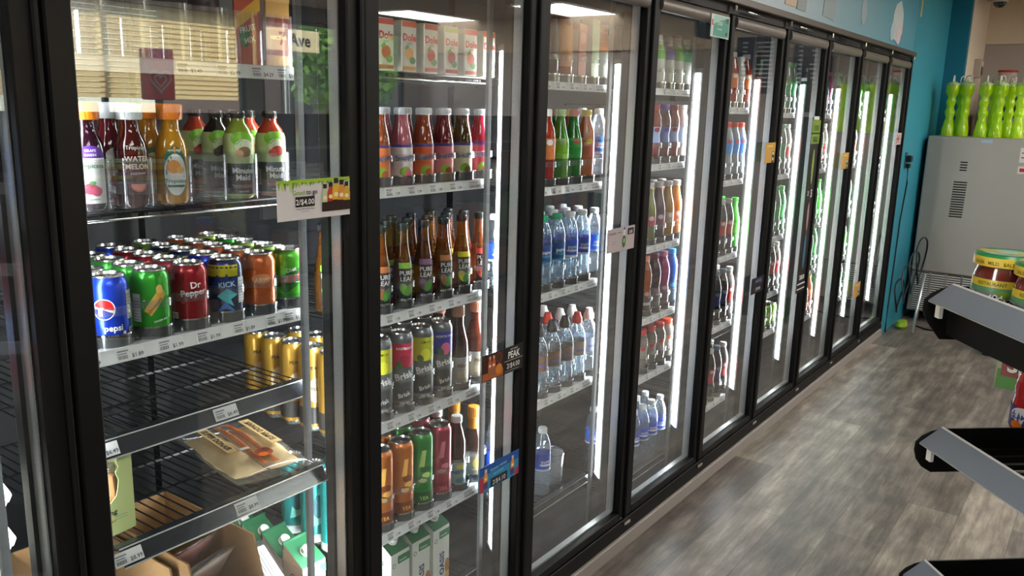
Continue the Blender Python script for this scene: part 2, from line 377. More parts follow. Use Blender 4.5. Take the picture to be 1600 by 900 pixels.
# tape strip hanging on the teal wall, and pale mural shapes
t = MB(); t.box((0.0, 5.56, 2.12), (0.003, 5.60, 2.26), M('kraft_strip', lin('b9a368'), 0.7, var=0.1)); tag(t.build('paper_strip'), 'narrow tan paper strip stuck high on the teal wall', 'paper strip')
def blob(name, label, pts, mats, x=0.0, th=0.003):
    b = MB()
    for poly, mat in zip(pts, mats):
        b.prism(poly, x, x + th, mat, lambda a, c, z: (z, a, c)); th += 0.0006
    return tag(b.build(name), label, 'wall decal')
def pt(cy, cz, ry, rz, n=14, jag=0.12, seed=1):
    r = random.Random(seed); return [(cy + ry * math.cos(2 * PI * i / n) * (1 + r.uniform(-jag, jag)), cz + rz * math.sin(2 * PI * i / n) * (1 + r.uniform(-jag, jag))) for i in range(n)]
blob('mural_cutout', 'white and pink flower shaped decal on blue mural above the coolers', [pt(4.98, 2.03, .13, .12, seed=3), pt(5.02, 1.97, .06, .06, seed=4), pt(4.86, 1.97, .06, .055, seed=5)], [P('c9d5da'), P('dfc9cf'), P('b7ccd6')])
blob('mural_cutout', 'faint grey smudge decal left of the white flower on mural', [pt(4.2, 2.02, .05, .07, seed=6)], [P('a9bac2')])
blob('mural_cutout', 'tan and grey vertical ribbon decal near the top of the mural', [[(2.98, 1.925), (3.12, 1.925), (3.18, 2.35), (3.02, 2.35)], [(3.13, 1.92), (3.25, 1.92), (3.30, 2.35), (3.19, 2.35)]], [P('c4ab93'), P('8d979c')])
blob('mural_cutout', 'slim grey ribbon decal near the top of the mural', [[(3.50, 1.93), (3.68, 1.92), (3.74, 2.35), (3.54, 2.35)]], [P('98a5aa')])

# window wall (opposite the coolers, seen mirrored in the doors), blinds and the street outside
ww = MB(); WM = M('window_wall', lin('6b6560'), 0.8, var=0.05)
wins = [(2.0, 4.9), (5.1, 7.2)]
ww.box((WIN_X, FRONT_Y, 0), (WIN_X + 0.1, BACK_Y, 0.9), WM); ww.box((WIN_X, FRONT_Y, 2.3), (WIN_X + 0.1, BACK_Y, CEIL_Z), WM)
yy = [FRONT_Y] + [v for p in wins for v in p] + [BACK_Y]
for a, b in zip(yy[::2], yy[1::2]): ww.box((WIN_X, a, 0.9), (WIN_X + 0.1, b, 2.3), WM)
struct('wall_right', ww)
for i, (a, b) in enumerate(wins):
    fr = MB()
    for y in (a, (a + b) / 2 - 0.02, b - 0.04): fr.box((WIN_X + 0.02, y, 0.9), (WIN_X + 0.07, y + 0.04, 2.3), BLACK)
    fr.box((WIN_X + 0.02, a, 0.9), (WIN_X + 0.07, b, 0.94), BLACK); fr.box((WIN_X + 0.02, a, 2.26), (WIN_X + 0.07, b, 2.3), BLACK)
    wn = tag(fr.build('window_%d' % (i + 1)), kind='structure')
    MB().box((WIN_X + 0.04, a, 0.94), (WIN_X + 0.05, b, 2.26), glassy('window_glass', (0.95, 0.97, 0.97), 0.04, 0.0)).build('pane', wn)
bl = MB(); BLM = glassy('blind_slat', (1, 1, 1), 0.0, 0.4, 0.96, lin('fdebc4'), 0.8)
for k in range(18):
    z = 2.27 - k * 0.045; bl.obox((WIN_X - 0.05, 2.02, z), (0, 2.75, 0), (0.020, 0, -0.041), (0.001, 0, 0.001), BLM)
bl.box((WIN_X - 0.06, 2.0, 2.28), (WIN_X - 0.02, 4.8, 2.32), P('d9ccb4'))
tag(bl.build('window_blind'), 'cream slatted blind lowered over the window, mirrored in first door', 'blind')
lot = MB().box((WIN_X + 0.1, -8, -0.06), (40, 30, -0.01), M('asphalt', (0.09, 0.09, 0.09), 0.9, var=0.2)); struct('street', lot)
def tree(x, y, s, label):
    t = thing('tree', label, 'tree', (x, y, 0)); MB().lathe([(.12 * s, -.05), (.09 * s, 1.2 * s), (.05 * s, 2.0 * s)], M('bark', (0.08, 0.05, 0.03), 0.9)).build('trunk', t)
    r = random.Random(int(x * 10 + y)); b = MB(); g = [M('leaf_%d' % i, c, 0.8) for i, c in enumerate([(0.10, 0.22, 0.03), (0.2, 0.36, 0.05), (0.05, 0.12, 0.02)])]
    for i in range(900):
        d = Vector((r.gauss(0, 1), r.gauss(0, 1), r.gauss(0, .8))).normalized() * (r.random() ** .4); c = Vector((0, 0, 2.4 * s)) + d * 1.15 * s
        u = Vector((r.uniform(-1, 1), r.uniform(-1, 1), r.uniform(-1, 1))).normalized() * .13 * s; v = u.cross(Vector((r.random(), r.random(), r.random()))).normalized() * .08 * s
        b.add([c - u, c - v, c + u, c + v], [(0, 1, 2, 3)], g[i % 3])
    b.build('crown', t)
tree(10.5, 10.4, 0.9, 'bushy green street tree mirrored beside the street sign')
tree(12.5, 13.0, 1.25, 'second green street tree mirrored at the left of the second door')

bd = thing('street_building', 'brown shop building across the street, mirrored behind the sign', 'building', (24, 22, 0)); MB().box((0, -3, -.1), (6, 6, 5), M('brown_brick', lin('6a5548'), .9, var=.15)).build('wall', bd)
for q in range(3): MB().box((-.05, -2 + q * 2.3, 1), (0, -.6 + q * 2.3, 2.6), P('20262c', .1)).build('window', bd)
# ================================================================== COOLER
cooler = thing('walk_in_cooler', 'long row of black framed glass door drinks coolers', 'cooler', (0, 0, 0))
yL = m_y(-1)
cb = MB(); cb.box((-0.95, yL, 0.0), (-0.91, YEND, 1.9), INTERIOR); cb.box((-0.95, YEND - 0.008, 0.0), (-0.04, YEND, 1.9), INTERIOR); cb.box((-0.95, yL - .04, 0.0), (-0.04, yL, 1.9), INTERIOR)
cb.box((-0.91, yL, 0.0), (-0.05, YEND - .008, 0.05), INTERIOR); cb.box((-0.91, yL, 1.87), (-0.05, YEND - .008, 1.9), INTERIOR); cb.build('inner_case', cooler)
hd = MB(); hd.box((-0.05, yL, 1.866), (0.022, YEND + 0.012, Z1), BRONZE, 0.003); hd.build('header_trim', cooler)
fr = MB(); fr.box((-0.05, yL, 1.835), (-0.008, YEND, 1.865), BLACK); fr.build('head_rail', cooler)
si = MB(); si.box((-0.05, yL, Z0 - 0.01), (0.004, YEND, 0.108), BLACK, 0.002); si.box((-0.04, yL, 0.0), (-0.012, YEND, Z0 - 0.01), BLACK); 
si.build('sill', cooler)
ep = MB(); ep.box((-0.04, YEND, 0.0), (0.006, YEND + 0.016, 1.84), BLACK, .002); ep.build('end_panel', cooler)
struct('baseboard_left', MB().box((-0.011, yL, 0.0), (0.012, YEND + 0.02, 0.052), M('baseboard_grey', lin('979089'), 0.55, var=0.06, scale=12), 0.003))
def make_door():
    d = bpy.data.objects.new('door', None); COL.objects.link(d); d.parent = cooler
    y0, y1, z0, z1, sw = 0.004, PITCHY - 0.004, 0.112, 1.832, 0.040
    s = MB()
    s.box((-0.038, y0, z0), (0.0, y0 + sw, z1), BLACK, 0.003)
    s.box((-0.038, y1 - sw, z0), (0.0, y1, z1), BLACK, 0.003); s.box((-0.010, y1 - 0.012, z0), (0.010, y1 - 0.002, z1), BLACK, 0.003)
    s.build('door_stile', d)
    MB().box((-0.038, y0 + sw, z0), (0.0, y1 - sw, z0 + 0.028), BLACK, 0.002).build('bottom_rail', d)
    tr = MB(); tr.box((-0.038, y0 + sw, z1 - 0.028), (-0.012, y1 - sw, z1), RAILTOP); tr.lathe([(0.0, 0), (0.019, 0), (0.019, y1 - y0 - 2 * sw + .004), (0.0, y1 - y0 - 2 * sw + .004)], RAILTOP, 14)
    n = len(tr.v)
    tr.v = [(x, y, z) if i < 8 else (x * 0.7 - 0.004, z + y0 + sw - .002, z1 - 0.024 - y * 1.15) for i, (x, y, z) in enumerate(tr.v)]
    tr.build('top_rail', d)
    MB().box((-0.023, y0 + sw, z0 + .028), (-0.018, y1 - sw, z1 - .028), DOORGLASS).build('glass_pane', d)
    sp = MB()
    a, b = y0 + sw, y1 - sw
    sp.box((-0.050, b - 0.003, z0 + .028), (-0.024, b + 0.004, z1 - .028), SPACER); sp.box((-0.044, a - 0.004, z0 + .028), (-0.024, a + 0.003, z1 - .028), SPACER)
    sp.box((-0.044, a, z0 + .026), (-0.024, b, z0 + 0.034), SPACER); sp.box((-0.044, a, z1 - .034), (-0.024, b, z1 - .026), SPACER)
    sp.build('spacer_bar', d)
    return d
d0 = make_door(); kids = [o for o in bpy.data.objects if o.parent is d0]; KIDS[d0.name] = kids
d0.location = (0, m_y(-1), 0)
for k in range(0, NB):
    c = copy_tree(d0, cooler); c.location = (0, m_y(k), 0)
mm = MB(); mm.box((-0.074, -0.053, 0.10), (-0.052, 0.053, 1.84), BLACKG); mm.box((-0.052, -0.012, 0.108), (-0.041, 0.012, 1.835), BLACK)
mull = mm.build('mullion', cooler); mull.location = (0, m_y(0), 0)
LZ0, LZ1 = 0.245, 1.625
lo = MB().prism([(-.0745, -.053), (-.0745, .053), (-.1245, .003), (-.1245, -.003)], LZ0, LZ1, M('led_tray', (0.5, 0.5, 0.5), 0.4)).build('light_tray', mull)
KIDS[mull.name] = [lo]
for s_ in (-1, 1):                      # one flat diffuser on each rear flank of the light tray
    p0, p1 = Vector((-.0865, s_ * .0416, 0)), Vector((-.1235, s_ * .0046, 0)); n_ = Vector((-.707, s_ * .707, 0)) * .0006
    KIDS[mull.name].append(MB().obox(p0 + Vector((0, 0, LZ0)), p1 - p0, n_, (0, 0, LZ1 - LZ0), LEDM).build('light_diffuser', mull))
for z_ in (LZ0 - .016, LZ1 + .0005): KIDS[mull.name].append(MB().prism([(-.0745, -.053), (-.0745, .053), (-.1285, .009), (-.1285, -.009)], z_, z_ + .0155, BLACKG).build('tray_cap', mull))
for k in range(1, NB + 1):
    c = copy_tree(mull, cooler); c.location = (0, m_y(k), 0)
# hinge clips under the header
for k in range(-1, NB + 1):
    b = MB(); y = m_y(k); b.box((0.002, y - 0.010, 1.842), (0.016, y + 0.010, 1.864), CHROME, 0.002); b.build('hinge_clip', cooler); b = MB(); b.box((0.0042, y - 0.02, 0.090), (0.014, y + 0.02, 0.102), CHROME, 0.002); b.build('bottom_hinge', cooler)
    if k < NB and k > 0:
        b = MB(); b.tube([(0.012, y + 0.12, 1.850), (0.012, y + 0.30, 1.850)], 0.004, CHROME if k in (4, 5) else BLACKG); b.build('torsion_rod', cooler)
# shelf uprights
for k in range(0, NB + 1):
    for dy in (-0.078, 0.078):
        if k == NB and dy > 0: continue
        b = MB(); b.box((-0.1055, m_y(k) + dy - 0.007, 0.05), (-0.096, m_y(k) + dy + 0.007, 1.87), POST)
        b.build('shelf_upright', cooler)
    b = MB(); b.box((-0.80, m_y(k) - 0.02, 0.05), (-0.77, m_y(k) + 0.02, 1.87), BLACKG); b.build('rear_upright', cooler)

# ------------------------------------------------------------------ shelves
def price_tag(parent, y, z, x, tilt, txt='', w=0.052, h=0.024, name='price_tag'):
    b = MB(); mp = Flat((x, y, z), (0, 1, 0), (-math.sin(tilt), 0, math.cos(tilt)))
    b.obox(mp(-w / 2, -h / 2, 0.0002), (0, w, 0), mp.ev * h, mp.n * 0.0006, PAPER)
    it = [('r', -w * .44, h * .18, -w * .05, h * .30, INKG), ('r', -w * .44, h * .0, -w * .12, h * .08, INKG)]
    r = random.Random(int(y * 1000) + int(z * 100)); u = -w * .44
    while u < -w * .1: ww_ = r.uniform(.0004, .0011); it.append(('r', u, -h * .36, u + ww_, -h * .08, INK)); u += ww_ + r.uniform(.0004, .0009)
    it.append(('t', txt or '1.99', h * .42, w * .25, -h * .34, INK))
    prints(b, it, mp, 0.00001, 0.001); return b.build(name, parent)
def lane_stop(parent, y, z, x, r, ring=0.055, name='lane_stop', mat=None):
    """clear curved front stop hugging the first can or bottle of a lane"""
    b = MB(); c = (x, y, z)
    b.lathe([(r + .0035, 0.0), (r + .0035, 0.020), (r + .0022, 0.020), (r + .0022, 0.0)], STOPB, 14, c, -1.5, 1.5)
    b.lathe([(r + .0045, 0.0195), (r + .0045, 0.0225), (r + .0022, 0.0225)], CHROME, 14, c, -1.5, 1.5)
    b.lathe([(r + .0035, ring), (r + .0042, ring + .001), (r + .0042, ring + .015), (r + .0035, ring + .016), (r + .0026, ring + .015), (r + .0026, ring + .001)], mat or CLEAR, 14, c, -1.55, 1.55)
    for s in (-1.45, 1.45): b.obox((x + (r + .003) * math.cos(s), y + (r + .003) * math.sin(s), z + 0.02), (0.001, 0, 0), (0, .001, 0), (0, 0, ring - .02), mat or CLEAR)
    return b.build(name, parent)
def tray_front(parent, y, z, x, w, h, name='clear_divider'):
    b = MB(); t_ = .0018
    b.box((x - .16, y - w / 2, z), (x, y - w / 2 + t_, z + h), CLEAR); b.box((x - .16, y + w / 2 - t_, z), (x, y + w / 2, z + h), CLEAR)
    b.lathe([(w / 2, 0), (w / 2, h), (w / 2 - t_, h), (w / 2 - t_, 0)], CLEAR, 10, (x, y, z), -PI / 2, PI / 2, sharp=.5)
    return b.build(name, parent)
def shelf(k, z, label, style='white', x=-0.118, lanes=(), ring=.055, r=.033, rail_h=.024, tags=True, tag_txt=(), y0=None, y1=None, tilt=0.25, deck=True, rail_y1=None):
    """one wire shelf of bay k; z = surface height at the front"""
    s = thing('cooler_shelf', label, 'shelf', (0, 0, 0), group=None)
    a = (m_y(k) + 0.068) if y0 is None else y0; b = (m_y(k + 1) - 0.068) if y1 is None else y1
    if deck:
        w = MB(); zb = z - 0.004
        ny = int((b - a) / 0.0205)
        for i in range(ny + 1):
            y = a + (b - a) * i / ny; w.box((x - 0.62, y - .0012, zb - .002), (x - .004, y + .0012, zb), WIREBLK)
        for xx in (x - .62, x - .45, x - .30, x - .16, x - .02): w.box((xx - .003, a, zb - .007), (xx + .003, b, zb - .0022), WIREBLK)
        w.build('wire_deck', s)
    rl = MB(); sn, cs = math.sin(tilt), math.cos(tilt); b = rail_y1 or b
    if style == 'wire':
        for q in (0.0, -.012): rl.tube([(x, a, z - .003 + q), (x, b, z - .003 + q)], .0026, CHROME if q else WIREBLK)
        for i in range(18): yy_ = a + (b - a) * i / 17; rl.tube([(x, yy_, z - .003), (x, yy_, z - .015)], .0016, WIREBLK, 4)
        rl.build('front_wire', s)
    else:
        mat = RAILDARK if style == 'dark' else RAILWHITE
        e = Vector((-sn, 0, cs)) * rail_h; o = Vector((x + sn * rail_h, a, z - rail_h * cs))
        rl.obox(o, (0.0025, 0, 0), (0, b - a, 0), e, mat); rl.box((x - 0.015, a, z - .0035), (x + .003, b, z), mat)
        rl.obox(o + Vector((0.002, 0, 0)), (0.002, 0, 0), (0, b - a, 0), e * .06, ALUM if style == 'dark' else mat)
        rl.obox(o + e * .94 + Vector((0.002, 0, 0)), (0.002, 0, 0), (0, b - a, 0), e * .06, ALUM if style == 'dark' else mat)
        rl.build('price_rail', s)
        if tags:
            for i, ly in enumerate(tags if isinstance(tags, (list, tuple)) else lanes):
                price_tag(s, min(b - .028, ly + (.0 if isinstance(tags, (list, tuple)) else .008)), z - rail_h * .5 * cs, x + sn * rail_h * .5 + .0026, tilt, tag_txt[i % len(tag_txt)] if tag_txt else '', h=min(.024, rail_h * .92))
    for ly in lanes:
        if r:
            lane_stop(s, ly, z, x - r - .002, r, ring)
            g = MB()
            for dy in (-.012, .012): g.box((x - .6, ly + dy - .003, z - .003), (x - 2 * r, ly + dy + .003, z - .0008), TRACK)
            g.box((x - .6, ly + .0365, z - .003), (x - .05, ly + .0375, z + .02), CLEAR)
            g.build('glide_track', s)
    return s

# ================================================================== PRODUCTS
def can(name, cat, r, h, mat, art, tabcol=None, bands=None, neck=0.006):
    """pull-tab can: body with necked shoulder, recessed lid, tab and printed art"""
    t = thing(name, 'can', cat)
    prof = [(r * .62, 0.004), (r * .78, 0.0), (r * .86, 0.002), (r, 0.012)]
    mats = [SILVER, SILVER, SILVER]
    for zz, m_ in (bands or []): prof.append((r, zz)); mats.append(m_)
    prof += [(r, h - .017), (r - neck * .45, h - .009), (r - neck, h - .004)]; mats += [mat, mat, mat]
    b = MB(); b.lathe(prof, mats, 24, sharp=.9)
    b.build('body', t)
    l = MB(); q = r - neck
    l.lathe([(q, h - .004), (q + .0016, h - .0022), (q + .0012, h), (q - .0008, h), (q - .0022, h - .005), (q - .004, h - .0062), (0.0, h - .006)], SILVER, 24, sharp=.7)
    l.build('lid', t)
    tb = MB(); tm = tabcol or SILVER; zt = h - .0045
    out = [(-.002 + .0078 * math.cos(2 * PI * i / 14) * (1.35), .0070 * math.sin(2 * PI * i / 14)) for i in range(14)]; n = 14
    inn = [(-.006 + .0032 * math.cos(2 * PI * i / 14), .0040 * math.sin(2 * PI * i / 14)) for i in range(14)]
    vs = [(x, y, zt + .0012) for x, y in out] + [(x, y, zt + .0012) for x, y in inn] + [(x, y, zt - .0004) for x, y in out]
    tb.add(vs, [(i, (i + 1) % n, n + (i + 1) % n, n + i) for i in range(n)] + [(2 * n + i, 2 * n + (i + 1) % n, (i + 1) % n, i) for i in range(n)], tm)
    tb.lathe([(.0, -.0012), (.0022, -.0012), (.0022, .0022), (0, .0026)], tm, 8, (0.001, 0, zt)); tb.build('tab', t)
    if art:
        a = MB(); prints(a, art, Wrap([(r, 0), (r, h - .017), (r - neck * .45, h - .009), (r - neck, h - .004)])); a.build('printed_art', t)
    return t
def bottle(name, cat, prof, mats, art=None, cap=None, capmat=None, n=20, capn=20, sq=None, art_prof=None, label=None, liner=None):
    """lathed bottle: body, screw cap and wrap label with its print; label = [(z0, z1, mat), ...]"""
    t = thing(name, 'bottle', cat)
    MB().lathe(prof, mats, n, sharp=.75, sq=sq).build('body', t)
    if cap:
        c = MB(); (cr, cz0, cz1) = cap; capmat = capmat or P('202020')
        c.lathe([(cr * .98, cz0), (cr, cz0 + .001), (cr, cz0 + .003), (cr * .96, cz0 + .0035), (cr * .97, cz1 - .002), (cr * .9, cz1), (0, cz1 + .0004)], capmat, capn, sharp=.8)
        for i in range(capn):
            a = 2 * PI * i / capn; c.obox((cr * .95 * math.cos(a), cr * .95 * math.sin(a), cz0 + .004), (.0008 * -math.sin(a), .0008 * math.cos(a), 0), (.0012 * math.cos(a), .0012 * math.sin(a), 0), (0, 0, cz1 - cz0 - .007), capmat)
        c.build('cap', t)
    if label:
        W_ = Wrap(art_prof or prof); l = MB()
        for z0, z1, lm in label:
            k = max(2, int((z1 - z0) / .008)); pr = [(W_.rad(z0 + (z1 - z0) * i / k) + .0006, z0 + (z1 - z0) * i / k) for i in range(k + 1)]
            l.lathe(pr, lm, n, sq=sq)
        if art: prints(l, art, W_, base=.0008)
        l.build('label', t)
    elif art:
        a = MB(); prints(a, art, Wrap(art_prof or prof)); a.build('label', t)
    return t
WH = P('e9e9e6'); WH2 = P('d8dcdc'); BK = P('121214'); RED = P('b5161e'); GRN = P('1f7a33'); YEL = P('e8c414'); ORG = P('e8761a'); BLU = P('1c3f9c'); LBL = P('2a72c8'); GOLD = P('c79a45')
def barcode(u, v, w=.016, h=.012, s=1):
    r = random.Random(s); it = [('r', u, v, u + w, v + h, WH)]; x = u + .001
    while x < u + w - .001: d = r.uniform(.0004, .0011); it.append(('r', x, v + .0015, x + d, v + h - .001, BK)); x += d + r.uniform(.0004, .0009)
    return it
def nutrition(u, v, w=.018, h=.05):
    it = [('r', u, v, u + w, v + h, P('b9bcc2'))]
    for i in range(8): it.append(('r', u + .001, v + h * (i + .5) / 9, u + w - .001, v + h * (i + .5) / 9 + .0007, BK))
    return it
# ---- 355 ml cans
CATALOG['cola_blue'] = lambda: can('soda_can', 'can', .033, .122, ALU('1a3fc0'), [('e', -.012, .066, .0185, .0185, WH), ('e', -.012, .0665, .0165, .0165, RED, -.25, 0.1, PI - .1), ('e', -.012, .0655, .0165, .0165, P('16309c'), -.25, PI + .15, 2 * PI - .15),
    ('t', 'pepsi', .015, .002, .028, WH, 0, .02), ('e', .020, .022, .003, .004, WH), ('r', .016, .012, .024, .015, WH)] + nutrition(.028, .045, .018, .05) + barcode(.030, .018))
CATALOG['green_ginger'] = lambda: can('soda_can', 'can', .033, .122, ALU('2f9a2a'), [('p', [(-.006, .062), (.014, .095), (.022, .080), (.002, .050)], P('cfa85a')), ('p', [(-.016, .050), (-.004, .040), (.024, .078), (.010, .088)], GOLD), ('t', 'Schweppes', .0085, .004, .056, P('3a2a10'), .85, .01), ('e', .012, .088, .006, .008, P('d8b466')), ('t', 'GINGER ALE', .0045, .012, .030, WH, .2)] + nutrition(-.040, .03))
CATALOG['maroon_cola'] = lambda: can('soda_can', 'can', .033, .122, ALU('8c0d1c'), [('t', 'Dr', .017, .006, .078, WH, .08, .02), ('t', 'Pepper', .0165, .002, .064, WH, .08, .02), ('e', .0, .069, .026, .0008, WH, .1), ('t', '23', .006, -.018, .050, P('c96a70'))] + barcode(-.045, .02))
CATALOG['energy_yellow'] = lambda: can('soda_can', 'can', .033, .122, ALU('1c2a4e'), [('r', -.05, .088, .022, .110, ALU('cfc92a')), ('p', [(-.03, .07), (-.018, .092), (-.01, .076), (0, .094), (.008, .075), (.018, .09), (.022, .066), (.008, .06), (-.01, .064)], P('17306e')),
    ('p', [(-.02, .05), (0, .065), (.02, .052), (.006, .044), (.012, .03), (-.006, .04)], P('4fb8c4')), ('t', 'KICK', .014, 0, .068, P('bcd8ee'), .1, .02), ('p', [(-.02, .02), (-.004, .04), (.016, .018), (-.002, .026)], P('3f74c0'))] + nutrition(.022, .035))
CATALOG['copper'] = lambda: can('soda_can', 'can', .033, .122, ALU('c0602c'), [('e', .0, .072, .02, .010, P('d88c5c')), ('t', 'A&W', .012, 0, .066, P('e8c8a8'), .05, .02), ('e', .036, .060, .008, .016, P('3a2012'))] + nutrition(.040, .03))
CATALOG['lime_diet'] = lambda: can('soda_can', 'can', .033, .122, ALU('4fa42c'), [('p', [(-.03, .045), (-.01, .072), (.026, .086), (.030, .07), (.012, .046), (-.012, .03)], P('1c5a24')), ('t', 'Diet', .012, .002, .076, P('dfe8dc'), .25, .01), ('t', 'DEW', .019, .0, .054, RED, .25, .03), ('r', -.03, .02, .03, .03, P('2a7a2a'))])
CATALOG['lime_plain'] = lambda: can('soda_can', 'can', .033, .122, ALU('8ab84a'), [('p', [(-.02, .04), (0, .09), (.02, .05)], P('d8dfa8')), ('r', -.03, .02, .03, .03, P('5a8a2a'))])
DESC.update(cola_blue='glossy blue cola can', green_ginger='green can with gold diamond', maroon_cola='dark red pop can', energy_yellow='navy can with yellow shoulder', copper='copper orange root beer can', lime_diet='lime green diet can', lime_plain='pale green soda can')
# ---- tall cans
def slim(n, col, art, r=.0315, h=.20, **k): return can(n, 'can', r, h, ALU(col), art, **k)
def brisk(col, top, word, fruit):
    return slim('tall_can', '6a7076', [('r', -.06, .115, .06, .175, P(col)), ('e', .0, .130, .014, .016, P(fruit)), ('e', -.014, .122, .008, .010, P('3d6a2a'), .6), ('t', word, .0085, 0, .160, BK if top else WH, 0, .01), ('r', -.06, .030, .06, .078, P('30353a')),
        ('t', 'Brisk', .024, .0, .086, P('e4e6e6'), .22, .03), ('t', 'Brisk', .016, .0, .040, P('d0d4d6'), .22, .02), ('t', 'ICED TEA', .006, 0, .022, WH)])
CATALOG['brisk_rasp'] = lambda: brisk('c22a4e', False, 'RASPBERRY', 'a0123a')
CATALOG['brisk_lemon'] = lambda: brisk('b7bb2a', True, 'LEMON', 'd8d83c')
CATALOG['brisk_blue'] = lambda: brisk('3a3f9a', False, 'NORTH WILD', 'd86a94')
CATALOG['brisk_peach'] = lambda: slim('tall_can', 'c89a3c', [('t', 'PEACH', .011, 0, .150, BK, 0, .02), ('e', 0, .10, .02, .03, P('d9c49a')), ('t', 'TECH', .011, 0, .10, BK), ('r', -.06, .02, .06, .06, P('3a3a3a'))])
CATALOG['tall_teal'] = lambda: slim('tall_can', '18a0a4', [('p', [(-.02, .05), (0, .15), (.02, .06)], P('7fe0d8')), ('e', 0, .10, .018, .03, P('0d6a78')), ('r', -.06, .01, .06, .03, P('e0f0ee'))])
def arizona(col, fruit, dark): return slim('tall_can', col, [('p', [(-.014, .12), (-.006, .165), (.006, .165), (.0, .12)], P(fruit)), ('e', .004, .112, .015, .009, P(dark)), ('e', .006, .096, .012, .008, P(fruit)), ('e', -.006, .083, .016, .009, P(dark)), ('e', -.004, .082, .012, .006, P(fruit)), ('r', -.05, .02, .05, .05, P(dark)), ('t', 'TEA', .014, 0, .028, P(fruit))] + barcode(.03, .03, .02, .03), r=.0335, h=.207)
CATALOG['arizona_orange'] = lambda: arizona('c8702c', 'f0b45a', '7a3a14')
CATALOG['arizona_green'] = lambda: arizona('1f8a3a', 'b8d87a', '0f5a24')
CATALOG['arizona_pink'] = lambda: arizona('b03a50', 'd87a88', '8c2438')
DESC.update(brisk_rasp='tall can with raspberry pink top', brisk_lemon='tall can with lemon yellow top', brisk_blue='tall blue fruit tea can', brisk_peach='tall golden peach can', tall_teal='tall teal can', arizona_orange='tall orange fruit can', arizona_green='tall green fruit can', arizona_pink='tall pink patterned can')
# ---- juice carafes (wide cap, sloped shoulder)
def carafe(liq, lab, art, capc):
    pr = [(.0, .0), (.024, .0), (.0275, .006), (.0275, .06), (.0275, .095), (.025, .108), (.019, .122), (.0155, .132), (.0150, .150)]
    t = bottle('juice_bottle', 'juice bottle', pr, LIQ(liq, .9), None, None)
    c = MB(); c.lathe([(.0205, .147), (.0215, .150), (.0225, .172), (.021, .1745), (0, .1745)], P(capc, .4), 24, sharp=.8)
    for i in range(12):
        a = 2 * PI * (i + .5) / 12; rr = .0222
        c.add([(rr * math.cos(a - .16), rr * math.sin(a - .16), .1505), (rr * math.cos(a + .16), rr * math.sin(a + .16), .1505), ((rr + .0008) * math.cos(a), (rr + .0008) * math.sin(a), .168)], [(0, 1, 2)], P(capc, .4))
    c.build('cap', t)
    l = MB(); prints(l, art, Wrap(pr)); l.build('label', t); return t
def oval(mat, z=.060, ru=.021, rv=.040): return ('e', 0, z, ru, rv, mat)
TG = P('1c6a50')
CATALOG['grape_juice'] = lambda: carafe('2a0c1c', 0, [('r', -.024, .012, .024, .086, WH), ('e', 0, .086, .024, .020, P('5a2a9a'), 0, 0, PI), ('t', 'GRAPE', .006, 0, .096, WH), ('t', 'RAISIN', .006, 0, .089, WH), ('t', 'Tropicana', .0105, 0, .070, TG, 0, .02), ('e', -.004, .036, .013, .009, P('a0244a')), ('e', .006, .032, .009, .008, P('c83a5e')), ('e', .0, .046, .006, .003, P('4a9a3a')), ('r', -.01, .018, .010, .0195, INKG)], 'e8801a')
CATALOG['melon_juice'] = lambda: carafe('4a1210', 0, [('t', 'Tropicana', .009, 0, .098, P('c8d8c8')), ('t', 'WATER', .0125, 0, .078, P('e8d0c8'), 0, .02), ('t', 'MELON', .0125, 0, .065, P('e8d0c8'), 0, .02), ('t', 'JUICE DRINK', .0045, 0, .056, P('e8d0c8')), ('e', 0, .040, .014, .014, P('c85a4a'), 0, PI, 2 * PI), ('e', 0, .040, .012, .011, P('e88878'), 0, PI, 2 * PI)], 'c9ccd0')
CATALOG['orange_juice'] = lambda: carafe('c88a1a', 0, [oval(TG, .058, .023, .044), oval(WH, .052, .020, .037), ('t', 'MORE PULP', .0045, 0, .093, WH), ('e', -.003, .066, .012, .012, P('e8921a')), ('e', .008, .060, .007, .006, P('f0b050')), ('t', 'Tropicana', .0095, 0, .038, TG, 0, .02), ('r', -.015, .030, .015, .034, TG)], 'e8801a')
CATALOG['mango_juice'] = lambda: carafe('b0701a', 0, [oval(TG, .058, .022, .040), oval(P('e8c070'), .054, .018, .034), ('t', 'Tropicana', .0095, 0, .05, TG)], 'e8801a')
CATALOG['berry_juice'] = lambda: carafe('5a1420', 0, [oval(WH, .058, .022, .040), ('t', 'Tropicana', .0095, 0, .06, TG), ('e', 0, .04, .01, .01, RED)], 'c9ccd0')
def minute(top, fruit, fruit2):
    pr = [(0, 0), (.025, 0), (.0285, .005), (.0285, .045), (.0265, .062), (.0285, .085), (.0285, .112), (.023, .130), (.0135, .142), (.0125, .152)]
    return bottle('juice_bottle', 'juice bottle', pr, LIQ(top, .95), [('e', .0, .112, .022, .014, P('7ab82c')), ('e', .004, .098, .018, .014, P('dfe6c8')), ('e', .004, .088, .013, .010, P(fruit)), ('e', -.006, .084, .008, .008, P(fruit2)), ('r', -.05, .008, .05, .066, P('1c2022')), ('t', 'Minute', .0145, 0, .048, WH, 0, .03), ('t', 'Maid', .0145, 0, .035, WH, 0, .03), ('r', -.018, .020, .018, .026, P(fruit)), ('t', '100% JUICE', .004, 0, .012, WH)] + barcode(-.045, .022, .014, .03, 4), (.0145, .150, .164), P('26241f'), label=[(.006, .122, P('b8c88a'))])
CATALOG['apple_min'] = lambda: minute('b04028', 'c03a30', 'd85a4a')
CATALOG['kiwi_min'] = lambda: minute('8a9a30', '8a6a50', 'c8a070')
CATALOG['dark_min'] = lambda: minute('2a2014', '4a5a3a', '3a2a20')
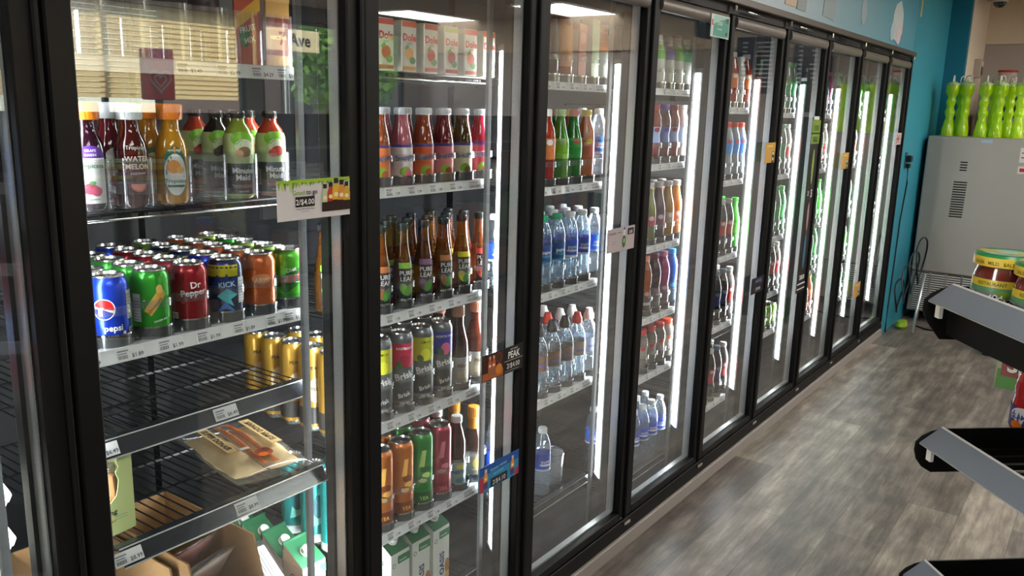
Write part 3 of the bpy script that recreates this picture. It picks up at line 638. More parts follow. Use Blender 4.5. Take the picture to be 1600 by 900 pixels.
DESC.update(grape_juice='purple grape juice bottle, orange cap', melon_juice='red melon juice bottle, white cap', orange_juice='orange juice bottle, green oval label', mango_juice='amber juice bottle, orange cap', berry_juice='dark berry juice bottle, white cap', apple_min='apple juice bottle, black lower label', kiwi_min='kiwi juice bottle, green shoulder', dark_min='dark prune juice bottle')
# ---- cartons
def carton(name, w, d, h, base, art, gable=0.0, cap=None, side=None):
    t = thing(name, 'carton', 'carton'); b = MB(); hb = h - gable
    b.box((-d / 2, -w / 2, 0), (d / 2, w / 2, hb), base, .0015)
    if gable:
        vs = [(-d / 2, -w / 2, hb), (d / 2, -w / 2, hb), (d / 2, w / 2, hb), (-d / 2, w / 2, hb), (-d / 2, -w / 2 + .002, h), (-d / 2, w / 2 - .002, h)]
        b.add(vs, [(0, 1, 4), (2, 3, 5), (0, 4, 5, 3)], base); b.add(vs, [(1, 2, 5, 4)], side or base)
        b.box((-d / 2 - .001, -w / 2, h - .014), (-d / 2 + .003, w / 2, h + .004), side or base)
    b.build('body', t)
    if cap:
        c = MB(); cm = P(cap); ang = math.atan2(gable, d); R = Matrix.Rotation(ang, 3, 'Y')
        c.lathe([(.0135, 0), (.0135, .004), (.0115, .0045), (.0115, .014), (.010, .0155), (0, .0155)], cm, 18, sharp=.7)
        o = Vector((d * .05, 0, hb + gable * .45)); c.v = [tuple(o + R @ Vector(p)) for p in c.v]; c.build('cap', t)
    a = MB(); prints(a, art, Flat((d / 2, 0, 0), (0, 1, 0), (0, 0, 1)), .00012, .0004)
    prints(a, [('r', -d / 2 + .004, .01, d / 2 - .004, hb * .9, P('c9c9c4'))] if not side else [('t', 'O', .02, 0, hb * .8, P('5a6a62'))], Flat((0, -w / 2, 0), (1, 0, 0), (0, 0, 1)), .00012, .0004)
    a.build('printed_art', t); return t
def dole(c2, fruit, green):
    return carton('juice_carton', .050, .050, .112, P('d8d2c4'), [('r', -.024, .098, .024, .110, P(c2)), ('t', 'Dole', .022, .0, .068, P('c8281e'), 0, .04), ('e', 0, .040, .014, .014, P(fruit)), ('e', -.008, .054, .008, .004, P(green), .6), ('e', .01, .025, .010, .008, P(green)), ('r', -.022, .004, .022, .012, P(fruit)), ('t', 'JUICE', .007, 0, .060, P('4a6a3a'))])
CATALOG['dole_red'] = lambda: dole('c8402c', 'c84a20', '6a8a3a')
CATALOG['dole_green'] = lambda: dole('9aa83a', 'b83a24', '4a8a3a')
CATALOG['dole_orange'] = lambda: dole('d8602c', 'd89a3a', '3a7a3a')
CATALOG['oasis'] = lambda: carton('juice_carton', .068, .068, .222, P('d6d9d4'), [('r', -.010, .150, .034, .172, P('2a7a4c')), ('t', 'OASIS', .026, .010, .075, P('1c2f6a'), PI / 2, .03), ('e', .024, .06, .010, .022, P('b07a4a')), ('e', .024, .03, .009, .014, P('d8a86a')), ('e', -.024, .150, .006, .006, P('2a3a34')), ('e', -.024, .150, .0045, .0045, P('d6d9d4')), ('t', 'ORGANIC', .006, .008, .156, WH)], gable=.04, cap='e6e6e2', side=P('1f5f3c'))
CATALOG['rainbow_carton'] = lambda: carton('juice_carton', .056, .056, .20, P('a83020'), [('r', -.028, .0, .028, .20, P('b8422a')), ('p', [(-.028, .06), (.028, .10), (.028, .125), (-.028, .085)], P('d8a02a')), ('p', [(-.028, .11), (.028, .15), (.028, .17), (-.028, .13)], P('5a9a3a')), ('p', [(-.028, .15), (.028, .19), (.028, .2), (-.02, .2), (-.028, .17)], P('7a3a8a')), ('e', -.008, .05, .012, .02, P('2a7a4a')), ('t', 'FRUIT', .014, 0, .06, P('e8d8b8'), .3, .02), ('t', 'MIX', .014, .004, .04, P('e8d8b8'), .3, .02)])
CATALOG['brown_carton'] = lambda: carton('juice_carton', .056, .056, .19, P('b88a50'), [('r', -.028, .02, .028, .09, P('7a2a1c')), ('r', -.028, .12, .028, .17, P('c8a060')), ('t', 'NECTAR', .010, 0, .05, P('d8b878'))])
CATALOG['pink_carton'] = lambda: carton('juice_carton', .043, .043, .17, P('d08a78'), [('t', 'tomo', .016, 0, .085, P('e8c8c0')), ('e', 0, .13, .016, .016, P('e0a090'))])
CATALOG['mint_carton'] = lambda: carton('juice_carton', .043, .043, .19, P('b8c8a0'), [('r', -.020, .02, .020, .17, P('c0cfa8'))])
DESC.update(dole_red='small fruit carton, red top', dole_green='small fruit carton, green top', dole_orange='small fruit carton, orange top', oasis='white and green gable carton', rainbow_carton='diagonally striped juice carton', brown_carton='brown nectar carton', pink_carton='salmon pink carton', mint_carton='pale green carton')
# ---- glass-style tea / juice bottles
def snapple(liq, lab, word='Snapple'):
    pr = [(0, 0), (.023, 0), (.0265, .004), (.0265, .092), (.0255, .104), (.021, .125), (.0165, .145), (.0158, .168)]
    return bottle('juice_bottle', 'juice bottle', pr, LIQ(liq, .55), [('r', -.08, .086, .08, .092, P('3a3a8a')), ('t', word, .0155, .0, .058, P('24407a'), .15, .03), ('e', 0, .030, .014, .012, P('7aa83a')), ('e', .008, .026, .010, .009, P(liq)), ('r', -.020, .014, .020, .018, P('f0f0e0'))], (.0172, .160, .176), P('b9bcc0', .3), label=[(.012, .092, P(lab))])
for k_, (a_, b_, d_) in dict(snap_orange=('a8542a', 'd0703a', 'orange labelled fruit tea bottle'), snap_pink=('c86a78', 'd8c8c8', 'pink fruit drink bottle, pale label'), snap_peach=('b04a24', 'c85a34', 'peach tea bottle, rust label'), snap_rose=('8a2028', 'c86a78', 'rose labelled fruit tea bottle'), snap_lemon=('6a4a1c', 'd8d0b0', 'lemon tea bottle, cream label'), snap_red=('c02a44', 'b83a50', 'bright red fruit drink bottle')).items():
    CATALOG[k_] = (lambda a=a_, b=b_: snapple(a, b)); DESC[k_] = d_
def pureleaf(liq, lab):
    pr = [(0, 0), (.021, 0), (.0245, .005), (.0245, .085), (.0235, .100), (.018, .130), (.0135, .160), (.0125, .188)]
    return bottle('tea_bottle', 'tea bottle', pr, LIQ(liq, .45), [('r', -.019, .010, .019, .108, P('22262a')), ('r', -.019, .096, .019, .110, P(lab)), ('t', 'PURE', .0155, 0, .080, WH, 0, .01), ('t', 'LEAF', .0155, 0, .066, WH, 0, .01), ('e', -.006, .046, .010, .016, P(lab), .5), ('e', .006, .044, .010, .016, P('4a8a3a'), -.5), ('t', 'TEA LEAF', .0075, 0, .018, WH)], (.0135, .186, .204), P('2a2a2c', .35), label=None)
for k_, (a_, b_, d_) in dict(tea_green=('7a4a1a', '7aa83a', 'iced tea bottle, light green band'), tea_purple=('6a3a20', '7a5a7a', 'iced tea bottle, mauve band'), tea_copper=('8a4a1a', 'a86a3a', 'iced tea bottle, copper band'), tea_yellow=('a8641c', 'd8d030', 'iced tea bottle, yellow band'), tea_red=('a85a2c', 'c84a44', 'iced tea bottle, red band')).items():
    CATALOG[k_] = (lambda a=a_, b=b_: pureleaf(a, b)); DESC[k_] = d_
def peak(liq, cap_, lab):
    pr = [(0, 0), (.024, 0), (.0275, .005), (.0275, .095), (.0285, .105), (.026, .130), (.017, .165), (.0145, .175), (.0145, .210)]
    return bottle('tea_bottle', 'tea bottle', pr, LIQ(liq, .6), [('t', 'PEAK', .013, 0, .06, P('5a4a3a')), ('r', -.015, .03, .015, .05, P('c8b8a0'))], (.0165, .196, .226), P(cap_, .4), label=[(.012, .088, P(lab))])
CATALOG['peak_peach'] = lambda: peak('7a3420', 'c08a74', 'a8a090'); DESC['peak_peach'] = 'brown tea bottle, pink foil neck'
CATALOG['peak_dark'] = lambda: peak('3a1812', 'a87a64', 'b0a8a0'); DESC['peak_dark'] = 'dark tea bottle, tan foil neck'
def gold(): 
    pr = [(0, 0), (.022, 0), (.0262, .005), (.0262, .06), (.024, .08), (.0262, .105), (.025, .125), (.016, .155), (.0155, .165), (.0155, .185)]
    return bottle('tea_bottle', 'tea bottle', pr, LIQ('3a1e10', .7), [('e', 0, .05, .012, .015, P('c8b060')), ('t', 'HONEY', .008, 0, .03, P('e0d8c0'))], (.017, .180, .212), P('c88a2a', .35), label=[(.014, .078, P('8a8074')), (.150, .182, P('b87a2a'))])
CATALOG['gold_cap'] = gold; DESC['gold_cap'] = 'brown tea bottle, tall gold cap'
def nestea():
    pr = [(0, 0), (.022, 0), (.0265, .005), (.0265, .075), (.0245, .088), (.0265, .105), (.0255, .135), (.018, .165), (.014, .178), (.014, .190)]
    return bottle('tea_bottle', 'tea bottle', pr, LIQ('3a140e', .7), [('t', 'NESTEA', .013, 0, .045, P('24509a'), 0, .03), ('e', 0, .066, .012, .008, P('d8c840')), ('e', 0, .026, .014, .008, P('5a8aa0'))], (.0155, .188, .206), P('dcdcdc', .4), label=[(.012, .076, P('8aa8a0'))])
CATALOG['nestea'] = nestea; DESC['nestea'] = 'dark iced tea bottle, white cap'
# ---- water / sports bottles
def water(cap_, lab, lab2, art=None, h=.225, r=.0285, liq=None, name='water_bottle', cat='water bottle'):
    pr = [(0, .003), (r * .6, 0), (r * .9, .003), (r, .012)]
    for i in range(5): z = .02 + i * .014; pr += [(r * .965, z), (r, z + .007)]
    pr += [(r, h * .62), (r * .97, h * .66), (r, h * .70), (r * .86, h * .80), (r * .55, h * .90), (.0125, h * .925), (.0125, h - .014)]
    return bottle(name, cat, pr, liq or CLEARB, art or [('t', 'pure', .016, 0, h * .50, WH, 0, .02), ('e', .0, h * .47, .02, .004, P(lab2))], (.0145, h - .018, h), P(cap_, .4), label=[(h * .40, h * .62, P(lab)), (h * .38, h * .41, P(lab2))], n=18)
for k_, a_ in dict(water_white=('e4e6e8', '2450c0', 'e0e8f0'), water_light=('e4e6e8', '3a7ad0', 'b8d0f0'), water_pale=('dfe3e6', '8a9ad8', 'f0f0f4'), water_greencap=('1f9a6a', '20508a', '3a8a9a'), water_blue=('e4e6e8', '5a9ae0', '2a60c8'), smart=('dfe3e6', '2a5ac0', 'e8eef8')).items():
    CATALOG[k_] = (lambda a=a_: water(*a))
DESC.update(water_white='water bottle, deep blue label', water_light='water bottle, sky blue label', water_pale='water bottle, lavender label', water_greencap='blue water bottle, green cap', water_blue='water bottle, light blue label', smart='water bottle, white cap blue band')
def cyl_liq(hexc, lab, cap_, word='', shape='wave', h=.22, r=.0275, body=.6, name='drink_bottle', lz=(.35, .62), word_col=None):
    if shape == 'wave': pr = [(0, 0), (r * .85, 0), (r, .006), (r, h * .30), (r * .86, h * .42), (r * .98, h * .55), (r, h * .68), (r * .8, h * .80), (.0145, h * .89), (.014, h - .012)]
    elif shape == 'long': pr = [(0, 0), (r * .85, 0), (r, .006), (r, h * .55), (r * .92, h * .62), (r * .60, h * .78), (.0125, h * .90), (.0125, h - .012)]
    elif shape == 'sport': pr = [(0, 0), (r * .85, 0), (r, .006), (r * .9, h * .18), (r, h * .30), (r * .82, h * .48), (r, h * .62), (r * .98, h * .76), (r * .7, h * .86), (.019, h * .90), (.018, h - .014)]
    else: pr = [(0, 0), (r * .9, 0), (r, .005), (r, h * .62), (r * .95, h * .72), (r * .55, h * .86), (.014, h * .92), (.014, h - .012)]
    cr = .020 if shape == 'sport' else .0155
    return bottle(name, 'drink bottle', pr, LIQ(hexc, body), ([('t', word, .014, 0, h * (lz[0] + .08), word_col or WH, 0, .03)] if word else []) + [('e', 0, h * (lz[1] - .05), r * .4, r * .3, P(cap_))], (cr, h - .020, h), P(cap_, .4), label=[(h * lz[0], h * lz[1], P(lab))] if lab else [(h * .1, h * .12, P(cap_))], n=18)
def reg(key, desc, *a, **k): CATALOG[key] = lambda: cyl_liq(*a, **k); DESC[key] = desc
reg('green_clear', 'lime green drink bottle', '6ab82a', '8ac83a', '9ab87a', '', 'long')
reg('green_deep', 'deep green drink bottle', '1f9a34', '2aa040', 'c05a40', '', 'long')
reg('orange_lime', 'orange drink bottle, yellow cap', 'd86a2a', 'c85a3a', 'd8c030', '', 'plain')
reg('red_juice', 'red orange juice bottle', 'c83a1a', 'd87a3a', 'dcdcdc', '', 'plain')
reg('choc_bottle', 'tall dark chocolate drink bottle', '2a1410', '3a2a34', '4a2030', '', 'plain', h=.215, lz=(.3, .8))
reg('green_tall', 'tall bright green bottle', '3aa83a', '7ac84a', '2a8a3a', '', 'plain')
reg('amber_drink', 'amber bottle with a tan sleeve', 'b8642a', 'c8803a', 'a85a2a', '', 'plain', lz=(.2, .8))
reg('blue_liquid', 'bright cyan drink bottle', '18b4d8', 'e8f0e8', '2a9ad8', '', 'long')
reg('orange_fizz', 'bright orange soda bottle', 'f08a10', 'e87a5a', 'd8d8d8', '', 'long', lz=(.3, .48))
reg('gold_fizz', 'golden yellow soda bottle', 'c8981a', 'b8a070', 'd0d0d0', '', 'long', lz=(.3, .48))
reg('mauve_fizz', 'purple brown soda bottle', '5a3a44', '7a3a5a', 'c8c8c8', '', 'long', lz=(.3, .48))
reg('lime_fizz', 'olive lime soda bottle', '8a9a3a', 'a83a4a', 'c8c8c8', '', 'long', lz=(.3, .48))
reg('rust_vita', 'rust orange vitamin drink bottle', 'b85420', '3a3a40', 'c87a5a', 'XXX', 'wave', lz=(.1, .42))
reg('plum_vita', 'plum coloured vitamin drink bottle', '4a1c34', '4a4a50', '8a4a6a', '', 'wave', lz=(.1, .42))
reg('pink_vita', 'pink vitamin drink bottle', 'c8488a', '5a4a54', 'd88ab0', '', 'wave', lz=(.1, .42))
reg('blue_vita', 'bright blue vitamin drink bottle', '1a6ad0', '3a5a7a', '3a9ae0', '', 'wave', lz=(.1, .42))
reg('red_cap_sport', 'clear drink bottle, red sport cap', '8a8480', '8a8078', 'c01a24', '', 'sport', h=.165, body=.5)
reg('orange_cap_sport', 'clear drink bottle, orange red cap', 'c8c0b8', 'b0a8a0', 'e0401c', '', 'sport', h=.165, body=.5)
reg('cran_juice', 'cranberry bottle, blue white label', '6a1418', '5a7ac0', '5a3aa8', '', 'sport', h=.205)
reg('white_milk', 'white yogurt drink bottle', 'd8dcd8', 'c8d8e8', 'e0e4e4', '', 'sport', h=.205, body=.95)
reg('ruby_juice', 'ruby red juice bottle', '8a1a1c', '8aa0d0', '8a1a24', '', 'sport', h=.205)
reg('blue_sport', 'sports bottle, red cap blue sleeve', 'b8c8d0', '2a90e0', 'd0402c', '', 'wave', h=.235, body=.6, lz=(.45, .72))
reg('cola_dark', 'dark cola bottle, red label', '140806', 'a8161c', 'b0b0b0', '', 'wave', h=.235, body=.85)
reg('cola_navy', 'dark cola bottle, navy label', '120a0c', '1a2a5a', '6a7a8a', '', 'wave', h=.235, body=.85)
reg('green_soda', 'green soda bottle', '1f9a3c', '2ab04a', '4aa85a', '', 'wave', h=.235, body=.5)
reg('pale_soda', 'clear green tinted soda bottle', 'a8c8b0', '3a9a5a', '5aa86a', '', 'wave', h=.235, body=.4)
reg('red_label_soda', 'clear soda bottle, red label', 'b8a8a0', 'd02a24', 'd8d8d8', '', 'wave', h=.235, body=.5)
reg('purple_soda', 'soda bottle, purple label', '6a5a8a', '6a4ac8', 'e0e0e8', '', 'wave', h=.235, body=.6)
reg('neon_green', 'neon green soda bottle', '38e02a', '5af03a', '3ad02a', '', 'long', h=.235, body=.9)
def squeeze(cap_, lab, body=CLEARB):
    """clear bottle with a round dome shoulder and coloured sports cap"""
    pr = [(0, 0), (.027, 0), (.031, .006), (.031, .05), (.028, .065), (.031, .08), (.031, .135), (.029, .155), (.022, .175), (.014, .186), (.0135, .196)]
    t = bottle('water_bottle', 'water bottle', pr, body, [('t', 'spring', .013, 0, .10, P('3a5ac0'), 0, .02)], None, label=[(.085, .132, P(lab))])
    c = MB(); c.lathe([(.0165, .190), (.0175, .193), (.0175, .206), (.014, .212), (.011, .222), (.0105, .226), (0, .228)], P(cap_, .35), 20, sharp=.8); c.build('cap', t); return t
CATALOG['dome_white'] = lambda: squeeze('e6e2e0', 'a8b8d8'); CATALOG['dome_red'] = lambda: squeeze('c8281e', 'a89890', CLEARB); CATALOG['dome_black'] = lambda: squeeze('14141a', '6a4a3a', CLEARB)
DESC.update(dome_white='dome shouldered water bottle, white cap', dome_red='clear bottle with red cap', dome_black='clear bottle with black cap')
def jug():
    r = .0425; h = .30
    pr = [(0, 0), (r * .8, 0), (r, .01), (r, .1), (r * .95, .115), (r, .13), (r, .2), (r * .8, .245), (.02, .272), (.016, .285)]
    return bottle('water_bottle', 'water bottle', pr, CLEARB, [('t', 'H2O', .02, 0, .13, WH)], (.018, .28, .298), P('dfe3e6'), label=[(.10, .17, P('2a50c0'))])
CATALOG['jug'] = jug; DESC['jug'] = 'large clear water bottle'
def white_slim(c1, c2): 
    return cyl_liq('d8dcd4', c1, c2, '', 'plain', h=.18, body=.95, lz=(.55, .9))
CATALOG['kefir_violet'] = lambda: white_slim('8a7ac0', 'dcdcdc'); CATALOG['kefir_green'] = lambda: white_slim('7ac05a', 'dcdcdc'); CATALOG['kefir_mint'] = lambda: white_slim('2aa87a', 'dcdcdc'); CATALOG['kefir_orange'] = lambda: white_slim('f07a1a', 'e87a1a')
DESC.update(kefir_violet='white bottle, violet shoulder', kefir_green='white bottle, lime shoulder', kefir_mint='white bottle, mint shoulder', kefir_orange='white bottle, orange top')

# ------------------------------------------------------------------ stocking
ORD = ['rightmost', 'second from right', 'third from right', 'fourth from right', 'fifth from right', 'sixth from right', 'seventh from right', 'eighth from right']
ROWN = ['front', 'second row', 'third row', 'fourth row', 'fifth row', 'sixth row']
DOORN = ['leftmost partly seen door', 'first full door', 'second full door', 'third full door', 'fourth full door', 'fifth full door', 'sixth full door', 'seventh full door', 'eighth full door', 'last door']
SHN = {1: 'top', 2: 'second', 3: 'third', 4: 'fourth', 5: 'fifth', 6: 'bottom'}
def stock(k, s, z, lanes, x0, step, group, face=0.5, dz=0.0):
    """lanes: [(y, [keys front to back], nth from right)]"""
    for y, keys, nth in lanes:
        for i, key in enumerate(keys):
            if not key: continue
            x = x0 - i * step; a = math.atan2(CAM.y - y, CAM.x - x) * face + random.uniform(-.1, .1)
            if any(q in key for q in ('carton', 'dole', 'oasis')): a = random.uniform(-.03, .03)
            lab = '%s, %s %s, %s shelf, %s' % (DESC[key], ROWN[i], ORD[nth], SHN[s], DOORN[k + 1])
            place(key, (x, y, z + dz), a, lab, group)
def L(k, i): return m_y(k) + 0.562 - 0.0745 * i          # i lanes in from the right end

# ---- bay 0 (first full door)
l1 = [0.538, 0.461, 0.383, 0.304, 0.226, 0.148, 0.071]
Y0, Y1 = 0.068, 0.542
sh = shelf(0, 1.552, 'top white railed shelf of cartons behind first full door', 'white', lanes=(), r=0, tags=[.30, .38, .455, .525], tag_txt=['$3.49', '$2.99', '$4.29', '$3.99'], y0=Y0, y1=Y1, rail_h=.026)
for y in (.50, .43, .355, .28, .205, .13): tray_front(sh, y + .012, 1.552, -.145, .070, .095)
stock(0, 1, 1.553, [(.512, ['brown_carton'], 0), (.442, ['rainbow_carton', 'rainbow_carton'], 1), (.367, ['choc_bottle'], 2)], -.160, .075, 'cartons on top shelf of first door')
sh = shelf(0, 1.302, 'black wire shelf holding juice bottles behind first full door', 'wire', lanes=(), r=0, y0=Y0, y1=Y1)
for y in (.500, .425, .354, .282, .206, .130): tray_front(sh, y, 1.302, -.150, .070, .085)
stock(0, 2, 1.303, [(.500, ['apple_min', 'apple_min', 'dark_min'], 0), (.425, ['kiwi_min', 'dark_min', 'apple_min'], 1), (.357, [None, None, None, 'dark_min'], 2), (.282, ['orange_juice', 'mango_juice', 'mango_juice'], 3), (.206, ['melon_juice', 'berry_juice', 'berry_juice', 'melon_juice'], 4), (.130, ['grape_juice', 'grape_juice', 'mango_juice'], 5)], -.152, .068, 'juice bottles behind the first full door')
shelf(0, 1.068, 'white railed shelf full of pop cans behind first full door', 'white', lanes=l1, tag_txt=['$1.99', '$1.99', '$1.89'], rail_h=.025, y0=Y0, y1=Y1)
stock(0, 3, 1.069, [(l1[0], ['lime_diet', 'lime_plain', 'lime_plain', 'green_ginger', 'lime_plain'], 0), (l1[1], ['copper'] * 5, 1), (l1[2], ['energy_yellow', 'cola_blue', 'energy_yellow', 'energy_yellow', 'lime_plain'], 2), (l1[3], ['maroon_cola', 'maroon_cola', 'maroon_cola', 'maroon_cola', 'cola_blue'], 3), (l1[4], ['green_ginger'] * 4 + ['maroon_cola'], 4), (l1[5], ['cola_blue', 'cola_blue', 'green_ginger', 'green_ginger', 'maroon_cola'], 5)], -.153, .067, 'pop cans behind the first full door', face=.75)
shelf(0, 0.908, 'empty dark railed wire shelf under the pop cans', 'dark', lanes=(), r=0, tags=[.345, .10], tag_txt=['$6.49'], rail_h=.036, y0=Y0, y1=Y1, tilt=.45, x=-.128)
sh5 = shelf(0, 0.728, 'dark railed wire shelf holding the wrapped buns', 'dark', lanes=(), r=0, tags=[.345, .10], tag_txt=['$8.99'], rail_h=.036, y0=.089, y1=.521, tilt=.5, x=-.075, rail_y1=.545)
shelf(0, 0.272, 'lowest wire shelf under the cardboard boxes, first full door', 'dark', r=0, tags=False, y0=Y0, y1=Y1)
# ---- other bays
def deep(keys, n=3): return [[k] * n for k in keys]
def bay(k, sno, z, keys, group, rows=2, step=.062, x0=-.150, ring=.055, r=.029, style='white', desc='', face=.5, stops=True, first=0, seq=None):
    lanes = [L(k, i) for i in range(first, first + len(keys))]
    shelf(k, z, '%s shelf behind the %s, holding %s' % (SHN[sno] + ' ' + {'white': 'white railed', 'wire': 'wire', 'dark': 'dark railed'}[style], DOORN[k + 1], desc), style, lanes=[q for q in lanes if q > m_y(k) + .08] if stops else (), ring=ring, r=r if stops else 0, tags=style != 'wire' and (True if stops else lanes), rail_h=.024)
    stock(k, sno, z + .001, [(y, (ks if isinstance(ks, list) else [ks] * rows), first + i) for i, (y, ks) in enumerate(zip(lanes, keys))], -.1205 - r, step, group, face)
bay(1, 1, 1.558, ['dole_orange', 'dole_red', 'dole_green', 'dole_red', 'dole_orange', 'dole_red'], 'small fruit cartons, top shelf, second door', 2, .056, style='wire', stops=False, desc='small fruit cartons')
bay(1, 2, 1.302, ['snap_red', 'snap_lemon', 'snap_rose', 'snap_peach', 'snap_pink', 'snap_orange', 'snap_pink'], 'fruit tea bottles, second shelf, second door', 2, .058, desc='fruit tea bottles')
bay(1, 3, 1.006, ['tea_red', 'tea_yellow', 'tea_copper', 'tea_purple', 'tea_green', 'tea_copper', 'tea_green'], 'iced tea bottles, third shelf, second door', 3, .054, r=.0255, desc='iced tea bottles', ring=.05)
bay(1, 4, 0.742, [['peak_peach', 'peak_dark', 'peak_dark'], ['peak_dark', 'peak_peach'], 'brisk_blue', 'brisk_lemon', 'brisk_rasp', 'brisk_lemon', [None, None, 'brisk_peach', 'brisk_peach'], ['brisk_peach', 'brisk_peach', 'brisk_peach', 'brisk_peach', 'brisk_peach']], 'tall tea cans and bottles, fourth shelf, second door', 2, .066, r=.032, desc='tall tea cans', ring=.075)
bay(1, 5, 0.452, [['gold_cap', 'gold_cap', 'gold_cap'], ['nestea', 'nestea', 'gold_cap'], 'arizona_pink', 'arizona_green', 'arizona_orange', 'arizona_orange', ['arizona_green', 'tall_teal'], ['tall_teal', 'tall_teal', 'tall_teal']], 'tall fruit cans and tea bottles, fifth shelf, second door', 2, .071, r=.0335, desc='tall fruit cans', ring=.075)
shelf(1, 0.188, 'bottom wire shelf under the white gable cartons, second full door', 'dark', r=0, tags=False)
stock(1, 6, 0.19, [(1.005, ['oasis', 'oasis'], 2), (.925, ['oasis', 'oasis', 'oasis'], 3), (.845, ['oasis', 'oasis'], 4)], -.16, .075, 'white gable cartons on the bottom shelf, second door', face=.25)
for i in range(4):
    place('oasis', (-.175 - i * .0755, .5755, .273), 0, ['white and green gable carton nearest the glass in corner stack', 'gable carton second from the glass in corner row', 'gable carton third from the glass in corner row', 'gable carton fourth from the glass in corner row', 'gable carton fifth from the glass in corner row', 'gable carton at the very back of corner row'][i], 'gable cartons in the corner behind the first door')
bay(2, 1, 1.560, ['kefir_orange', 'mint_carton', 'pink_carton', 'amber_drink', 'choc_bottle', 'green_tall'], 'cartons and bottles, top shelf, third door', 1, desc='cartons and dark bottles', ring=.06)
bay(2, 2, 1.262, ['water_light', 'orange_lime', 'green_deep', 'green_clear', 'red_juice', 'green_clear'], 'drink bottles, second shelf, third door', 2, desc='coloured drink bottles')
bay(2, 3, 0.948, ['water_light', 'water_white', 'water_white', ['water_greencap', 'water_light'], ['water_greencap', 'water_pale'], 'water_white'], 'water bottles, third shelf, third door', 3, desc='blue labelled water bottles')
bay(2, 4, 0.612, [['dome_white', 'dome_white'], ['dome_red', 'dome_white', 'dome_white'], ['dome_black', 'dome_red'], ['dome_black', 'dome_white'], ['dome_black']], 'dome shouldered bottles, fourth shelf, third door', 2, .066, r=.0315, desc='clear bottles with coloured caps', ring=.07)
shelf(2, 0.262, 'bottom wire shelf behind the third full door, mostly empty', 'dark', r=0, tags=False)
stock(2, 6, 0.264, [(L(2, 3) - .02, ['water_white'], 3), (L(2, 4) - .06, ['jug', 'jug'], 4), (L(2, 3), [None, 'jug'], 3)], -.16, .09, 'large water bottles, bottom shelf, third door')
for i, (y, x) in enumerate([(1.70, -.30), (1.645, -.41), (1.637, -.193)]):
    t = thing('clear_bin', ['clear round plastic bin nearest the light, bottom shelf of third door', 'clear plastic bin behind the other two, bottom shelf of third door', 'clear plastic bin beside the large water bottles'][i], 'bin', (x, y, .264), group='clear round bins on the bottom shelf')
    MB().lathe([(0, 0), (.045, 0), (.047, .006), (.049, .10), (.047, .10), (.045, .008), (0, .006)], CLEAR, 20).build('body', t)
    MB().lathe([(.049, .098), (.0505, .10), (.0505, .104), (.047, .104)], CHROME, 20).build('rim', t)
bay(3, 1, 1.562, ['kefir_mint', 'kefir_green', 'kefir_violet', 'kefir_green'], 'white slim bottles, top shelf, fourth door', 2, desc='white slim bottles')
bay(3, 2, 1.302, ['white_milk', 'ruby_juice', 'cran_juice', 'ruby_juice'], 'juice bottles, second shelf, fourth door', 2, desc='red and white bottles')
bay(3, 3, 1.010, ['orange_fizz', 'gold_fizz', 'mauve_fizz', 'lime_fizz', 'orange_fizz'], 'fizzy drink bottles, third shelf, fourth door', 2, desc='orange soda bottles')
bay(3, 4, 0.745, ['blue_vita', 'pink_vita', 'plum_vita', 'rust_vita', 'pink_vita'], 'vitamin drink bottles, fourth shelf, fourth door', 2, desc='vitamin drinks')
bay(3, 5, 0.522, ['orange_cap_sport', 'red_cap_sport', 'red_cap_sport', 'red_cap_sport'], 'red capped bottles, fifth shelf, fourth door', 2, .062, desc='red capped bottles')
shelf(3, 0.142, 'bottom wire shelf behind the fourth full door with water bottles', 'dark', r=0, tags=False)
stock(3, 6, 0.144, [(L(3, i), ['smart', 'water_white', 'smart'], i) for i in range(5)], -.16, .066, 'water bottles, bottom shelf, fourth door')
far = [
 [['red_juice', 'white_milk', 'red_juice', 'cola_dark'], ['blue_sport', 'blue_sport', 'blue_sport', 'blue_sport'], ['neon_green', 'cola_dark', 'cola_dark', 'cola_dark'], ['red_label_soda', 'cola_navy', 'cola_navy', 'cola_navy'], ['cola_dark', 'cola_navy', 'cola_dark', 'cola_navy']],
 [['pale_soda', 'pale_soda', 'green_soda', 'pale_soda'], ['red_label_soda', 'pale_soda', 'pale_soda', 'green_soda'], ['green_soda', 'pale_soda', 'green_soda', 'pale_soda'], ['red_label_soda', 'cola_dark', 'green_soda', 'cola_dark'], ['lime_plain', 'lime_plain', 'lime_plain', 'lime_plain']],
 [['pink_vita', 'kefir_mint', 'red_label_soda', 'kefir_green'], ['red_label_soda', 'pale_soda', 'cola_dark', 'pale_soda'], ['neon_green', 'green_soda', 'pale_soda', 'green_soda'], ['green_soda', 'pale_soda', 'green_soda', 'pale_soda'], ['orange_lime', 'gold_fizz', 'green_soda', 'lime_fizz']],
 [['green_soda', 'pale_soda', 'green_soda', 'pale_soda'], ['red_label_soda', 'pale_soda', 'red_label_soda', 'pale_soda'], ['pale_soda', 'green_soda', 'pale_soda', 'green_soda'], ['neon_green', 'pale_soda', 'orange_fizz', 'pale_soda'], ['pale_soda', 'green_soda', 'pale_soda', 'green_soda']],
 [['pale_soda', 'green_soda', 'pale_soda'], ['green_soda', 'pale_soda', 'green_soda'], ['pale_soda', 'orange_fizz', 'pale_soda'], ['green_soda', 'pale_soda', 'green_soda']]]
farz = [[1.507, 1.208, .885, .576, .225], [1.49, 1.20, .90, .62, .42], [1.49, 1.20, .90, .64, .38], [1.49, 1.20, .90, .64, .38], [1.45, 1.15, .85, .55]]
